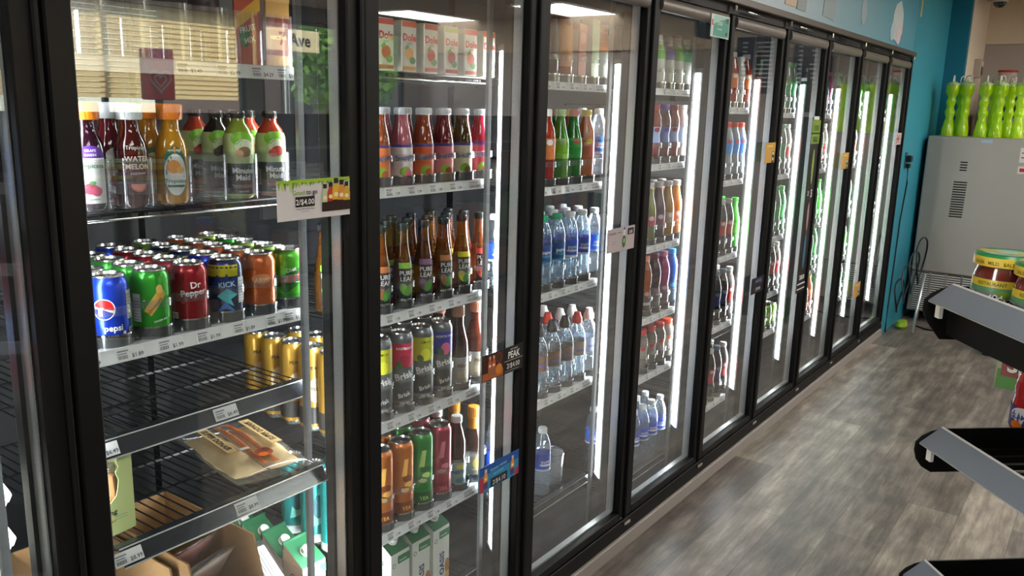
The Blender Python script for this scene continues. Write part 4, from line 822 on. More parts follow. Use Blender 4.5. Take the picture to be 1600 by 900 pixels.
for q, (rows_, zs) in enumerate(zip(far, farz)):
    for s_, (ks, z) in enumerate(zip(rows_, zs)):
        bay(4 + q, s_ + 1, z, ks, 'bottles, %s shelf, %s' % (SHN[s_ + 1], DOORN[5 + q]), 2, desc='mixed bottles' if ks[0] != 'lime_plain' else 'short cans', r=.029 if ks[0] != 'lime_plain' else .033, step=.062 if ks[0] != 'lime_plain' else .069)

# ---- contents of the first bay's lower shelves
def pillow(nx, ny, fx, mat, mb=None, smooth=True):
    """closed cushion-like solid; fx(u, v, side) -> xyz with u,v in 0..1"""
    mb = mb or MB(); vs = []; fs = []
    for s in (1, -1):
        for i in range(nx + 1):
            for j in range(ny + 1): vs.append(fx(i / nx, j / ny, s))
    N = (nx + 1) * (ny + 1)
    for i in range(nx):
        for j in range(ny):
            a = i * (ny + 1) + j; q = (a, a + ny + 1, a + ny + 2, a + 1); fs.append(q); fs.append(tuple(N + t for t in reversed(q)))
    per = [i * (ny + 1) for i in range(nx + 1)] + [nx * (ny + 1) + j for j in range(1, ny + 1)] + [i * (ny + 1) + ny for i in range(nx - 1, -1, -1)] + [j for j in range(ny - 1, 0, -1)]
    for a, b in zip(per, per[1:] + per[:1]): fs.append((b, a, a + N, b + N))
    mb.add(vs, fs, mat, smooth); return mb
def puff(u, v, p=.45): return (max(0, math.sin(PI * u)) ** p) * (max(0, math.sin(PI * v)) ** p)
BREAD = M('bread_crust', lin('f2cf98'), 0.7, var=0.22, scale=35)
t = thing('bread_pack', 'clear wrapped pack of two donair buns on the lower dark railed shelf', 'packaged bread', (-.205, .440, .7305), math.radians(-11))
for i, y in enumerate((-.038, .038)):
    pillow(12, 8, lambda u, v, s, y=y: ((u - .5) * .25, y + (v - .5) * .070, .026 + s * .023 * puff(u, v, .5) + (.0015 * math.sin(u * 24 + y * 90))), BREAD).build('bun', t)
for i, y in enumerate((-.004, .020)):
    b = MB(); pillow(12, 3, lambda u, v, s, y=y: ((u - .5) * .24, y + (v - .5) * .012, .044 + s * .006 * puff(u, v) + .004 * math.sin(u * 5)), M('sauce_colour', lin('dc7a2c'), .5, var=.15)).build('sauce_strip', t)
wr = pillow(22, 16, lambda u, v, s: ((u - .5) * .31, (v - .5) * .168, .0275 + s * (.0270 * puff(u, v, .38) + .0012 * math.sin(37 * u + 9 * v) * puff(u, v)) ), WRAPF); wr.build('clear_wrap', t)
a = MB(); pl_ = [('r', -.085, -.0125, .075, .0125, P('e6c488')), ('r', -.085, -.0125, .075, -.0115, BK), ('r', -.085, .0115, .075, .0125, BK), ('r', -.085, -.0125, -.084, .0125, BK), ('r', .074, -.0125, .075, .0125, BK), ('t', 'SUPER DONAIR', .0185, -.005, -.0065, BK, 0, .03)]
prints(a, pl_, Flat((-.015, -.045, .0545), (1, 0, 0), (0, 1, 0)), .0001, .0006); prints(a, pl_, Flat((-.02, .050, .0545), (-1, 0, 0), (0, -1, 0)), .0001, .0006)
prints(a, [('e', .095, .004, .020, .018, M('meat_photo', lin('b04a2a'), .6, var=.3)), ('e', .105, -.002, .010, .010, ORG), ('e', .085, .012, .010, .008, P('7a2a1a')), ('r', .05, -.030, .062, -.010, P('e8e4da'))], Flat((0, 0, .0548), (1, 0, 0), (0, 1, 0)), .0001, .0006)
a.build('printed_label', t)

GREENB = P('c3cf8e', .6)
t = thing('cheese_stick_box', 'light green display box of cheese sticks on the lower dark shelf', 'box', (-.118, .090, .7305), math.radians(6)); t.scale = (1, 1, .83)
b = MB(); b.box((-.10, .058, 0), (-.0, .0605, .185), GREENB); b.box((-.10, -.0605, 0), (-.0, -.058, .185), GREENB); b.box((-.102, -.0605, 0), (-.0995, .0605, .185), GREENB); b.box((-.10, -.06, 0), (0, .06, .002), GREENB); b.build('box_body', t)
b = MB(); edge = [(-.0605, 0), (.0605, 0), (.0605, .187), (.034, .187), (.037, .176), (.030, .165), (.034, .150), (.028, .138), (.033, .12), (.030, .10), (.026, .085), (.012, .072), (-.01, .066), (-.03, .068), (-.0605, .07)]
b.prism(edge, 0, .002, GREENB, lambda y, z, x: (x, y, z)); b.build('front_panel', t)
a = MB(); prints(a, [('t', 'Armstrong', .016, -.010, .048, P('2a3020'), 0, .02), ('t', 'CHEESE STICKS', .0075, -.004, .030, P('b04a28')), ('t', '21 g', .010, 0, .014, P('5a5a3a'), 0, .01), ('r', .02, .040, .045, .041, INKG), ('r', .02, .034, .045, .035, INKG)], Flat((.0022, 0, 0), (0, 1, 0), (0, 0, 1)), .0001, .0004); a.build('printed_art', t)
CHS = M('cheese', lin('e8a46a'), .45, var=.12); 
for i in range(9):
    r = random.Random(i); s = thing('cheese_stick', ['cheese stick %s in the light green display box' % w_ for w_ in ('lying lowest at front', 'leaning left at front', 'upright at the middle', 'leaning right at front', 'second from back left', 'at the back left corner', 'standing at the back middle', 'at the back right corner', 'lying across the top')][i], 'cheese', (-.135 - .027 * (i // 3), .062 + .029 * (i % 3), .742 + .010 * (i // 3)), 0, 'cheese sticks in the green display box')
    s.rotation_euler = (r.uniform(-.07, .07), r.uniform(-.05, .05), r.uniform(-.3, .3))
    MB().box((-.007, -.008, .0), (.007, .008, .10), CHS, .004).build('cheese_bar', s)
    pillow(4, 6, lambda u, v, q: (q * .0095 * puff(u, v, .3), (u - .5) * .023, -.008 + v * .128), WRAPF).build('wrapper', s)

CARDI = M('cardboard_inside', lin('b0895e'), 0.85, var=0.1, scale=50)
def tray_box(name, label, x0, x1, y0, y1, z0, h, cut):
    t = thing(name, label, 'cardboard box', ((x0 + x1) / 2, (y0 + y1) / 2, z0)); X = (x1 - x0) / 2; Y = (y1 - y0) / 2; th = .004
    MB().box((-X, -Y, 0), (X, Y, th), CARD).build('bottom', t)
    for s in (-1, 1):
        prof = [(-X, th), (X, th), (X, h * .30), (X - cut, h), (-X, h)]
        y = s * Y; b = MB(); b.prism(prof, y - (th if s > 0 else 0), y + (0 if s > 0 else th), CARD, lambda x, z, w: (x, w, z)); b.build('side_wall', t)
    MB().box((-X, -Y + th, th), (-X + th, Y - th, h), CARDI).build('back_wall', t)
    MB().box((X - th, -Y + th, th), (X, Y - th, h * .30), CARD).build('front_wall', t)
    return t
tray_box('cardboard_tray', 'open brown cardboard tray nearest the first door stile, lowest shelf', -.46, -.115, .072, .238, .272, .318, .05)
tray_box('cardboard_tray', 'open brown cardboard tray with meat packs in the middle of lowest shelf', -.46, -.065, .255, .412, .272, .328, .07)
MEAT = M('sliced_meat', lin('c98f86'), .5, var=.25, scale=25)
def pack(i, label, loc, rot, w_, h_, col, lab=None):
    s = thing('meat_pack', label, 'packaged meat', loc, 0, None); s.rotation_euler = rot
    pillow(8, 8, lambda u, v, q: ((u - .5) * w_ * .82, (v - .5) * h_ * .82, q * .010 * puff(u, v, .35)), col).build('filling', s)
    pillow(14, 14, lambda u, v, q: ((u - .5) * w_, (v - .5) * h_, q * (.014 * puff(u, v, .3)) + .0015 * math.sin(31 * u + 17 * v)), WRAPF).build('clear_wrap', s)
    if lab:
        a = MB(); fm = Flat((0, 0, .0155), (1, 0, 0), (0, 1, 0)); it = [('r', -w_ * .36, -h_ * .34, w_ * .34, h_ * .34, lab)]
        for k in range(7): it.append(('r', -w_ * .30, h_ * (.25 - k * .07), w_ * (.05 + .04 * (k % 3)), h_ * (.25 - k * .07) + .002, INKG))
        prints(a, it, fm, .0002, .0006); a.build('label', s)
pack(0, 'shiny pink meat pack leaning in the middle cardboard tray', (-.26, .333, .525), (.12, -1.0, 0), .14, .125, MEAT)
pack(1, 'pale wrapped meat pack standing in front in the middle tray', (-.20, .334, .515), (.1, -.95, .05), .14, .128, M('pale_filling', lin('d8c8bc'), .5, var=.15), P('c9ccce', .5))
pack(2, 'pink meat pack lying low at front of the middle tray', (-.140, .333, .485), (-.1, -.8, 0), .12, .125, MEAT)
pack(3, 'flat sandwich pack with a big white label right of the trays', (-.20, .474, .450), (0, .5, -.12), .17, .105, M('ham', lin('b5553f'), .5, var=.25), P('d6dcda', .5))
pack(4, 'meat pack under the white labelled sandwich pack', (-.25, .474, .385), (0, .2, -.05), .17, .10, MEAT)
t = thing('round_tub', 'round clear lidded tub behind the sandwich pack', 'tub', (-.36, .474, .42)); MB().lathe([(0, 0), (.040, 0), (.048, .045), (.049, .05)], CLEAR, 22).build('tub', t)
MB().lathe([(.051, .048), (.051, .054), (.046, .055), (.0, .054)], M('tub_lid', (.62, .64, .64), .3, coat=.4), 22).build('lid', t)
t = thing('plastic_crate', 'low dark crate under the sandwich packs on lowest shelf', 'crate', (-.32, .474, .2725)); b = MB()
b.box((-.18, -.058, 0), (.19, .058, .004), BLACKG)
for s in (-1, 1): b.box((-.18, s * .058 - .001, 0), (.19, s * .058 + .001, .10), BLACKG)
b.box((-.18, -.058, 0), (-.178, .058, .10), BLACKG); b.box((.188, -.058, 0), (.19, .058, .10), BLACKG); b.build('crate_body', t)

# ---- the partly seen bay at far left
for z, d in ((.745, 'egg cartons'), (1.03, 'red drinks'), (1.30, 'white and blue packs')):
    shelf(-1, z, 'shelf holding %s behind leftmost partly seen door' % d, 'white', r=0, tags=[-.08], tag_txt=['$4.49'])
PULP = M('egg_carton_pulp', lin('d9d3c6'), .9, var=.06, scale=60)
for i in range(2):
    t = thing('egg_carton', ['lower pale pulp egg carton behind leftmost door', 'upper pale pulp egg carton stacked behind leftmost door'][i], 'egg carton', (-.175, -.195, .7455 + i * .076), 0, 'stacked egg cartons')
    b = MB()
    vs = []; 
    rings = [(.042, .140, 0.0), (.053, .150, .033), (.056, .153, .034), (.056, .153, .037)]
    def ringpts(a_, c_, z_):
        out = []
        for k in range(24):
            ang = 2 * PI * k / 24; ca, sa = math.cos(ang), math.sin(ang); q = (abs(ca) ** 8 + abs(sa) ** 8) ** (-1 / 8); wob = 1 - .05 * (1 if (k % 4 == 0 and z_ < .03) else 0)
            out.append((a_ * ca * q * wob, c_ * sa * q, z_))
        return out
    for part, rs in (('tray', rings), ('lid', [(.056, .153, .037), (.055, .152, .040), (.044, .140, .068), (.036, .13, .0715), (.0, .0, .0715)])):
        b = MB(); R = [ringpts(*q) for q in rs]; vs = [p for r_ in R for p in r_]; fs = [(a * 24 + j, a * 24 + (j + 1) % 24, (a + 1) * 24 + (j + 1) % 24, (a + 1) * 24 + j) for a in range(len(rs) - 1) for j in range(24)]
        if part == 'tray': fs.append(tuple(reversed(range(24))))
        b.add(vs, fs, PULP, False)
        if part == 'lid':
            for q in range(6): b.lathe([(.020, .052), (.014, .068), (.008, .074), (0, .0745)], PULP, 10, (.026, -.125 + q * .05, 0)); b.lathe([(.020, .052), (.014, .068), (.008, .074), (0, .0745)], PULP, 10, (-.022, -.125 + q * .05, 0))
        b.build(part, t)
for i in range(3):
    place('ruby_juice', (-.155, -.085 - i * .075, 1.031), -.4, 'ruby red juice bottle, %s, middle shelf of leftmost partly seen door' % ['nearest the black stile', 'second from the stile', 'third from the stile'][i], 'red bottles behind the leftmost door')
    t = thing('blue_box', 'white and blue printed box, %s, upper shelf of leftmost door' % ['nearest the stile', 'second from the stile', 'third from the stile'][i], 'box', (-.19, -.10 - i * .09, 1.301), 0, 'white and blue boxes behind leftmost door')
    MB().box((-.03, -.04, 0), (.03, .04, .15), P('c9d4e0'), .002).build('carton', t); a = MB(); prints(a, [('r', -.038, .03, .038, .06, P('2448a8')), ('r', -.038, .075, .038, .10, P('2448a8')), ('e', 0, .085, .012, .007, WH)], Flat((.0302, 0, 0), (0, 1, 0), (0, 0, 1)), .0002, .0003); a.build('printed_art', t)

# ---- price signs and stickers on the doors
def board(name, label, cat, y0, y1, z0, z1, base, art, x=.0012, th=.0012):
    """small printed board fixed flat on a door's face"""
    t = thing(name, label, cat, (x, (y0 + y1) / 2, (z0 + z1) / 2)); w_, h_ = (y1 - y0), (z1 - z0)
    MB().box((0, -w_ / 2, -h_ / 2), (th, w_ / 2, h_ / 2), base).build('board', t)
    a = MB(); prints(a, art, Flat((th, 0, 0), (0, 1, 0), (0, 0, 1)), .00012, .0003); a.build('printed_art', t); return t
def mini_bottle(u, v, h, liq, cap='14100e', lab='2a1214'):
    w_ = h * .16
    return [('r', u - w_, v, u + w_, v + h * .62, P(liq)), ('p', [(u - w_, v + h * .62), (u + w_, v + h * .62), (u + w_ * .5, v + h * .84), (u - w_ * .5, v + h * .84)], P(liq)), ('r', u - w_ * .55, v + h * .84, u + w_ * .55, v + h, P(cap)), ('r', u - w_, v, u + w_, v + h * .34, P(lab)), ('e', u, v + h * .50, w_ * .6, h * .07, P('e8d8b0'))]
leafs = [('r', -.0875, .030, .0875, .0375, P('9ab83a'))]
_r = random.Random(5)
for i in range(26):
    u = -.085 + i * .0068; d = _r.uniform(.004, .014) * (1.3 if i < 9 else .7); leafs.append(('p', [(u - .003, .032), (u + .004, .032), (u + _r.uniform(-.003, .003), .032 - d)], P(('7fa32c', 'a9c94a', '5f8a24')[i % 3])))
art = leafs + [('t', 'Good', .0125, -.040, .0095, P('8fae5a'), 0, .02), ('t', 'to go', .0125, -.008, .0095, P('3a3a34'), 0, .02), ('r', -.048, -.013, -.002, .006, BK), ('t', '2/$4.00', .0145, -.025, -.009, WH, 0, .01), ('t', 'Tropicana, Minute Maid beverages', .0032, -.025, -.018, INK), ('t', 'while supplies last', .0030, -.025, -.0225, INKG)]
for u, liq, h in ((.024, 'b8c8a0', .052), (.038, 'b03a20', .055), (.052, 'd8a82a', .062), (.066, 'd08a3a', .058), (.079, 'c8a030', .054)): art += mini_bottle(u, -.026, h, liq)
board('price_sign', 'white and green price sign reading Good to go on the first full door', 'price sign', .388, .565, 1.272, 1.346, P('cfcaca', .4), art)
art = [('r', -.087, -.033, .0, .033, P('3a1a10')), ('r', -.087, -.033, .0, -.014, P('a85a2a')), ('t', 'PEAK', .026, .046, .004, WH, 0, .02, .85), ('t', 'LAST CHANCE', .005, .046, .026, WH), ('r', .004, -.002, .086, -.0008, P('c8b8a0')), ('t', '2/$4.00', .019, .044, -.022, WH, 0, .0), ('r', .006, -.029, .07, -.028, P('a8a8a8')), ('e', -.020, .018, .012, .013, P('7a4a2a')), ('e', -.020, .018, .010, .011, P('3a1a10')), ('e', -.02, -.012, .014, .014, P('c87a2a'))]
for u in (-.058, -.042): art += mini_bottle(u, -.022, .05, 'b0583a', 'c89a80', '8a5a3a')
board('price_sign', 'black and brown price sign reading PEAK on the second full door', 'price sign', 1.004, 1.180, .808, .878, BK, art)
art = [('r', -.086, .010, .086, .035, P('1a4f9a')), ('r', -.086, -.035, .086, .010, P('2a86b4')), ('r', -.04, -.033, .034, -.008, BK), ('t', '2/$4.10', .019, -.003, -.028, WH, 0, .0), ('t', 'Summer refresh', .011, -.006, .014, P('9ad0e0'), .04), ('t', 'mix or match', .008, -.006, .000, P('9ad0e0'), .04), ('p', [(-.086, -.035), (-.072, -.035), (-.062, .0), (-.086, .01)], P('a8324a')), ('p', [(.066, -.035), (.086, -.035), (.086, -.012), (.07, -.018)], P('a8324a'))]
for u in (-.062, .056): art += mini_bottle(u, -.028, .054, 'e08a2a', 'c8c8e0', '5a3a6a')
board('price_sign', 'blue price sign with two pictured bottles, low on the second full door', 'price sign', 1.002, 1.175, .508, .578, P('1f6aa8'), art)
art = [('t', 'YOUR PICK', .009, -.055, .018, P('4a3038'), 0, .03), ('t', 'everyday', .007, -.012, .020, P('4a4a3a')), ('r', .040, .010, .080, .030, BK), ('t', '2/$5', .013, .060, .014, WH), ('e', .018, -.008, .011, .020, P('3a6a34')), ('r', .011, .010, .024, .028, P('d8d8e0')), ('r', .0145, .028, .0205, .036, BK), ('e', .018, -.006, .005, .008, P('a8c890')), ('r', -.06, -.005, -.03, -.004, INKG), ('r', -.06, -.012, -.035, -.011, INKG)]
board('price_sign', 'pale pink price sign with a small green bottle on third full door', 'price sign', 1.604, 1.778, 1.060, 1.134, P('b9adaf', .4), art)
art = [('r', -.076, -.034, .076, .034, P('3f9a86')), ('p', [(-.076, .0), (.0, .02), (.076, .034), (-.076, .034)], P('9fd0c0')), ('r', -.076, -.034, -.062, .034, P('d8e4e0')), ('r', -.074, .00, -.064, .02, RED), ('r', .045, .015, .07, .03, P('20504a')), ('t', 'COLD', .016, -.005, .005, P('d8ece6'), 0, .02), ('t', 'drinks here', .009, -.005, -.012, P('d8ece6')), ('e', .055, -.022, .008, .006, BK)]
board('door_sticker', 'teal and white sticker at the top corner of fourth full door', 'sticker', 2.232, 2.394, 1.740, 1.815, P('cfdcd8'), art, x=.0105)
def ytag(name, label, y0, y1, z0, z1, col='c99a3c'):
    w_, h_ = y1 - y0, z1 - z0
    board(name, label, 'sticker', y0, y1, z0, z1, P(col), [('r', -w_ * .35, h_ * .30, w_ * .2, h_ * .36, P('e8cf90')), ('r', w_ * .18, -h_ * .5, w_ * .42, h_ * .05, BK), ('r', w_ * .22, -h_ * .1, w_ * .38, h_ * .02, WH), ('e', w_ * .3, -h_ * .32, w_ * .06, h_ * .08, WH)])
ytag('price_tag_card', 'yellow card with black strip on the fifth full door', 2.905, 3.022, 1.282, 1.366)
ytag('price_tag_card', 'yellow card with black strip on the seventh full door', 4.080, 4.205, 1.205, 1.291)
ytag('price_tag_card', 'yellow card with black strip low on the eighth full door', 4.650, 4.790, .405, .495)
board('price_sign', 'narrow black price sign low on the fifth full door', 'price sign', 2.878, 3.032, .722, .792, P('16161c'), [('r', -.07, .004, .07, .007, P('3a3a4a')), ('t', 'ANY SIZE', .017, .005, .012, P('8a86b0'), 0, .03), ('t', '2/$4.50', .020, .002, -.024, P('b0b0b8'), 0, .02)])
bar = [('r', -.066, .30, .066, .41, P('7a9a34')), ('r', -.066, .345, .066, .352, BK), ('t', '2 FOR', .034, 0, .362, P('1a2410'), 0, .03, .8), ('t', 'DEAL', .036, 0, .308, P('1a2410'), 0, .03, .8), ('r', -.05, .412, .03, .428, WH), ('e', 0, .19, .016, .085, P('8aa84a')), ('e', 0, -.05, .014, .07, P('b08a86')), ('e', 0, -.22, .017, .085, P('3a6f86')), ('t', '2/', .03, -.03, .055, WH, 0, .03), ('t', '5', .05, .02, .045, WH, 0, .03), ('t', '2/$5.00', .03, 0, -.36, WH, 0, .03, .8), ('r', -.06, -.385, .06, -.379, WH), ('r', -.06, -.41, .06, -.405, WH)]
board('promotion_strip', 'tall black promotion strip with green heading on sixth full door', 'sign', 3.505, 3.641, .625, 1.474, P('121214'), bar)
board('door_sticker', 'small white sticker with a red cross mark on last door', 'sticker', 5.262, 5.430, 1.308, 1.382, P('cfc8c8'), [('p', [(-.05, -.03), (-.03, -.03), (.05, .03), (.03, .03)], RED), ('p', [(-.05, .03), (-.03, .03), (.05, -.03), (.03, -.03)], RED), ('r', -.06, -.004, .06, .004, RED)])

# ================================================================== FAR END: FROZEN DRINK MACHINE AND COUNTER
STEEL = M('stainless_panel', lin('a29d96'), 0.38, metal=0.35, var=0.05, scale=3)
STEEL2 = M('stainless_lower', lin('8f8b86'), 0.42, metal=0.35, var=0.05, scale=3)
t = thing('drink_machine', 'large grey metal frozen drink machine at the end of the coolers', 'machine', (0.5, 6.15, 0))
b = MB(); b.box((-.465, 0, .38), (.50, .44, 1.358), STEEL, .006); b.build('cabinet', t)
b = MB(); b.box((-.465, .004, .078), (-.215, .44, .377), STEEL2, .004); b.box((-.215, .02, .078), (.50, .44, .377), STEEL2, .004); b.build('lower_panel', t)
b = MB()
for i in range(4): b.box((-.236, -.001, 1.122 + i * .0185), (-.190, .003, 1.131 + i * .0185), BLACK)
b.build('upper_vent', t, )
b = MB()
for i in range(15): b.box((-.266 + i * .0003, -.001, .792 + i * .0175), (-.180 + i * .0003, .003, .801 + i * .0175), BLACK)
b.build('side_vent', t)
SL = M('louver_slat', lin('b9b6b0'), .4, metal=.2)
for c in range(4):
    b = MB(); x = -.430 + c * .104; b.box((x, .001, .088), (x + .090, .0035, .372), BLACKG)
    for i in range(17): b.obox((x, -.003, .092 + i * .0165), (.090, 0, 0), (0, .004, .007), (0, -.001, .002), SL)
    b.build('louver_panel', t)
for x, y in ((-.40, .06), (-.40, .36), (.42, .06), (.42, .36)):
    b = MB(); b.lathe([(.012, .055), (.016, .055), (.016, .078), (0, .078)], SL, 10, (x, y, 0)); b.box((x - .014, y - .02, .025), (x + .014, y + .012, .057), SL, .003); o_ = MB()
    w_ = MB(); w_.lathe([(0, -.011), (.024, -.011), (.027, -.006), (.027, .006), (.024, .011), (0, .011)], P('8a8680'), 16); w_.v = [(x + z, y + p, .0275 + q) for p, q, z in w_.v]
    c = b.build('caster', t); w_.build('wheel', c)
b = MB(); b.box((-.125, -.0012, 1.322), (-.055, 0, 1.344), P('9fb6c8')); b.build('blue_sticker', t)
b = MB(); b.box((.12, -.002, 1.20), (.24, 0, 1.30), P('d0cdc8')); prints(b, [('r', -.05, -.02, .05, -.012, RED), ('r', -.05, .01, .03, .02, INKG)], Flat((.18, -.002, 1.25), (1, 0, 0), (0, 0, 1)), .0002, .0004); b.build('notice', t)
b = MB(); b.box((.12, -.002, 1.125), (.24, 0, 1.175), P('d0cdc8')); prints(b, [('r', -.05, -.012, .05, .012, RED)], Flat((.18, -.002, 1.15), (1, 0, 0), (0, 0, 1)), .0002, .0004); b.build('red_notice', t)
NEON = glassy('neon_cup', lin('e8ff50'), 0.06, 0.08, 0.80, lin('d4f814'))
NEON2 = M('neon_cup_top', lin('a4dc14'), 0.35)
WHP = M('white_plastic', lin('e6e6de'), 0.3, trans=.15)
def yard_cup():
    c_ = thing('yard_cup', 'cup', 'drink cup', (0, 0, 0)); pr = [(0, 0), (.040, 0), (.041, .006), (.038, .05), (.030, .105), (.024, .125), (.031, .155), (.032, .17), (.024, .195), (.0235, .205), (.031, .232), (.031, .248), (.025, .268), (.031, .285), (.042, .30), (.043, .33), (.043, .355)]
    sq = 10; b = MB(); b.lathe(pr, NEON, 22, sharp=1.2)
    vs = []
    for (x, y, z) in b.v:
        a = math.atan2(y, x) + z * 9; k = 1 + .07 * math.cos(5 * a) * (1 if .01 < z < .29 else 0); vs.append((x * k, y * k, z))
    b.v = vs; b.build('cup', c_)
    l = MB(); l.lathe([(.044, .352), (.0445, .362), (.036, .370), (.020, .378), (.010, .382), (.009, .392), (0, .393)], M('cup_lid_clear', lin('d6e6a8'), .25, trans=.5), 20, sharp=.9); l.build('lid', c_)
    h = MB(); h.tube([(0, -.042, .352), (0, -.047, .385), (0, -.040, .412), (0, -.022, .420), (0, .022, .420), (0, .040, .412), (0, .047, .385), (0, .042, .352)], .0042, WHP, 6); h.build('carry_handle', c_)
    return c_
CATALOG['yard_cup'] = yard_cup
cups = [(.135, 6.27, .1, 'leftmost at front'), (.228, 6.28, .6, 'second from left at front'), (.183, 6.40, -.4, 'behind the two leftmost cups'), (.345, 6.27, .2, 'front left of the middle cluster'), (.440, 6.28, -.2, 'front right of the middle cluster'), (.392, 6.40, .8, 'at the back of the middle cluster'), (.568, 6.27, .1, 'standing alone at right'), (.490, 6.40, .5, 'back right of the middle cluster')]
for x, y, r_, w_ in cups: place('yard_cup', (x, y, 1.359), r_, 'tall neon yellow green wavy cup, ' + w_ + ', on grey machine', 'neon cups on top of the grey machine')
t = thing('drink_straw', 'white straw standing in the left group of neon cups', 'straw', (.225, 6.36, 1.359)); MB().tube([(.0, 0, 0.0), (.012, 0, .43)], .004, WHP, 8).build('straw', t)
for i, (x, z) in enumerate(((.585, 1.359), (.585, 1.437))):
    t = thing('paper_box', ['lower', 'upper'][i] + ' pinkish beige box behind the lone neon cup', 'box', (x, 6.47, z), 0, 'pinkish boxes on the grey machine'); MB().box((-.05, -.05, 0), (.12, .09, .074), P('c8aca0', .6), .003).build('carton', t)
t = thing('counter_unit', 'grey back machine with dark top band behind the neon cups', 'machine', (.62, 6.95, 0)); MB().box((-.36, 0, 0), (.6, .42, 1.60), M('grey_unit', lin('8f8a86'), .5, var=.05), .004).build('cabinet', t)
MB().box((-.22, -.01, 1.50), (.6, .42, 1.685), P('1c1a1c', .3)).build('display_band', t)
b = MB()
for i in range(14): b.box((-.28, -.002, 1.32 + i * .018), (-.20, .001, 1.330 + i * .018), BLACK)
b.build('side_vent', t)
t = thing('storage_bucket', 'frosted bucket with a red lid on the back machine', 'bucket', (.365, 7.15, 1.686)); t.scale = (1, 1, .68); MB().lathe([(0, 0), (.056, 0), (.066, .235), (.062, .235), (.054, .004)], M('frosted_plastic', lin('cdb9ae'), .4, trans=.3), 24).build('bucket', t)
MB().lathe([(.069, .228), (.071, .232), (.070, .250), (.060, .254), (.056, .250), (0, .250)], P('a8201e', .4), 24, sharp=.7).build('lid', t)
t = thing('wall_dispenser', 'small white and dark dispenser box on the cream jamb', 'dispenser', (.135, 7.12, 1.80)); MB().box((0, -.06, 0), (.05, .06, .14), P('a89a90'), .004).build('housing', t)
b = MB(); b.box((.0505, -.045, .02), (.052, .045, .08), BK); b.build('window', t); b = MB(); b.box((.0505, -.03, .09), (.053, .03, .12), P('e8e4e0')); b.build('paper_roll', t)
t = thing('security_camera', 'dark dome security camera hanging under the ceiling at far right', 'camera', (.26, 7.0, CEIL_Z)); MB().box((-.09, -.06, -.085), (.09, .06, 0), M('camera_mount', lin('b9a795'), .6)).build('ceiling_mount', t)
b = MB(); b.lathe([(.055, -.085), (.058, -.10), (.05, -.10)], P('d8d0c8'), 20); b.lathe([(.048, -.098), (.044, -.118), (.030, -.134), (.012, -.141), (0, -.142)], M('dome_glass', (.02, .02, .02), .06, coat=1), 20, sharp=2); b.build('dome', t)
# power outlet, plug, hoses and odds and ends in the gap beside the coolers
t = thing('wall_outlet', 'outlet with a black plug on the teal wall beside the coolers', 'outlet', (0, 5.665, 1.195)); MB().box((0, -.035, -.055), (.006, .035, .055), P('2a4a50'), .002).build('plate', t)
b = MB(); b.box((.006, -.028, -.01), (.04, .028, .035), BK, .006); b.box((.006, -.01, -.05), (.03, .05, -.02), BK, .005); b.build('plug', t)
b = MB(); b.tube([(.02, .0, -.05), (.022, .02, -.15), (.015, -.02, -.4), (.015, -.04, -.7), (.012, -.05, -1.0), (.012, -.05, -1.19)], .005, BK, 6); b.build('power_cord', t)
r = random.Random(11)
for i in range(4):
    b = MB(); c0 = (.035 + .03 * i, 5.80 + .05 * i, .24 + .08 * i); n = 26; rr = .10 + .014 * i
    b.tube([(c0[0] + .012 * math.sin(4 * PI * q / n), c0[1] + rr * math.cos(2 * PI * q / n), max(.012, c0[2] + rr * 1.2 * math.sin(2 * PI * q / n))) for q in range(n)], .006, (BK, P('3a3f42'), P('20282a'), BK)[i], 6, True)
    tag(b.build('coiled_hose'), ['black hose loop lowest beside the last cooler door', 'grey hose loop second up beside the last door', 'dark hose loop third up beside the last door', 'black hose loop highest beside the last door'][i], 'hose', 'hoses in the gap beside the coolers')
t = tag(MB().tube([(.175, 5.68, .012), (.170, 5.90, .40)], .011, ALUM, 8).build('metal_rod'), 'grey metal rod leaning in the dark gap by the coolers', 'rod')
b = MB(); b.lathe([(0, 0), (.035, .0), (.05, .02), (.04, .05), (.0, .06)], P('8ab02a'), 10); t = b.build('green_cloth'); t.location = (.07, 5.85, .0); tag(t, 'crumpled lime green cloth on the floor in the gap', 'cloth'); t.scale = (.8, 1.6, 1)
b = MB(); b.tube([(.12, 5.98, .006), (.22, 5.90, .006), (.42, 5.88, .006), (.62, 6.02, .006), (.85, 5.98, .006)], .006, BK, 6); tag(b.build('floor_cable'), 'black cable lying on the floor before the grey machine', 'cable')
t = thing('display_plinth', 'low black plinth on the floor behind the near rack', 'plinth', (.95, 5.44, 0)); MB().box((-.31, 0, 0), (.35, .42, .15), M('plinth_black', (.008, .008, .009), .5), .004).build('box', t)

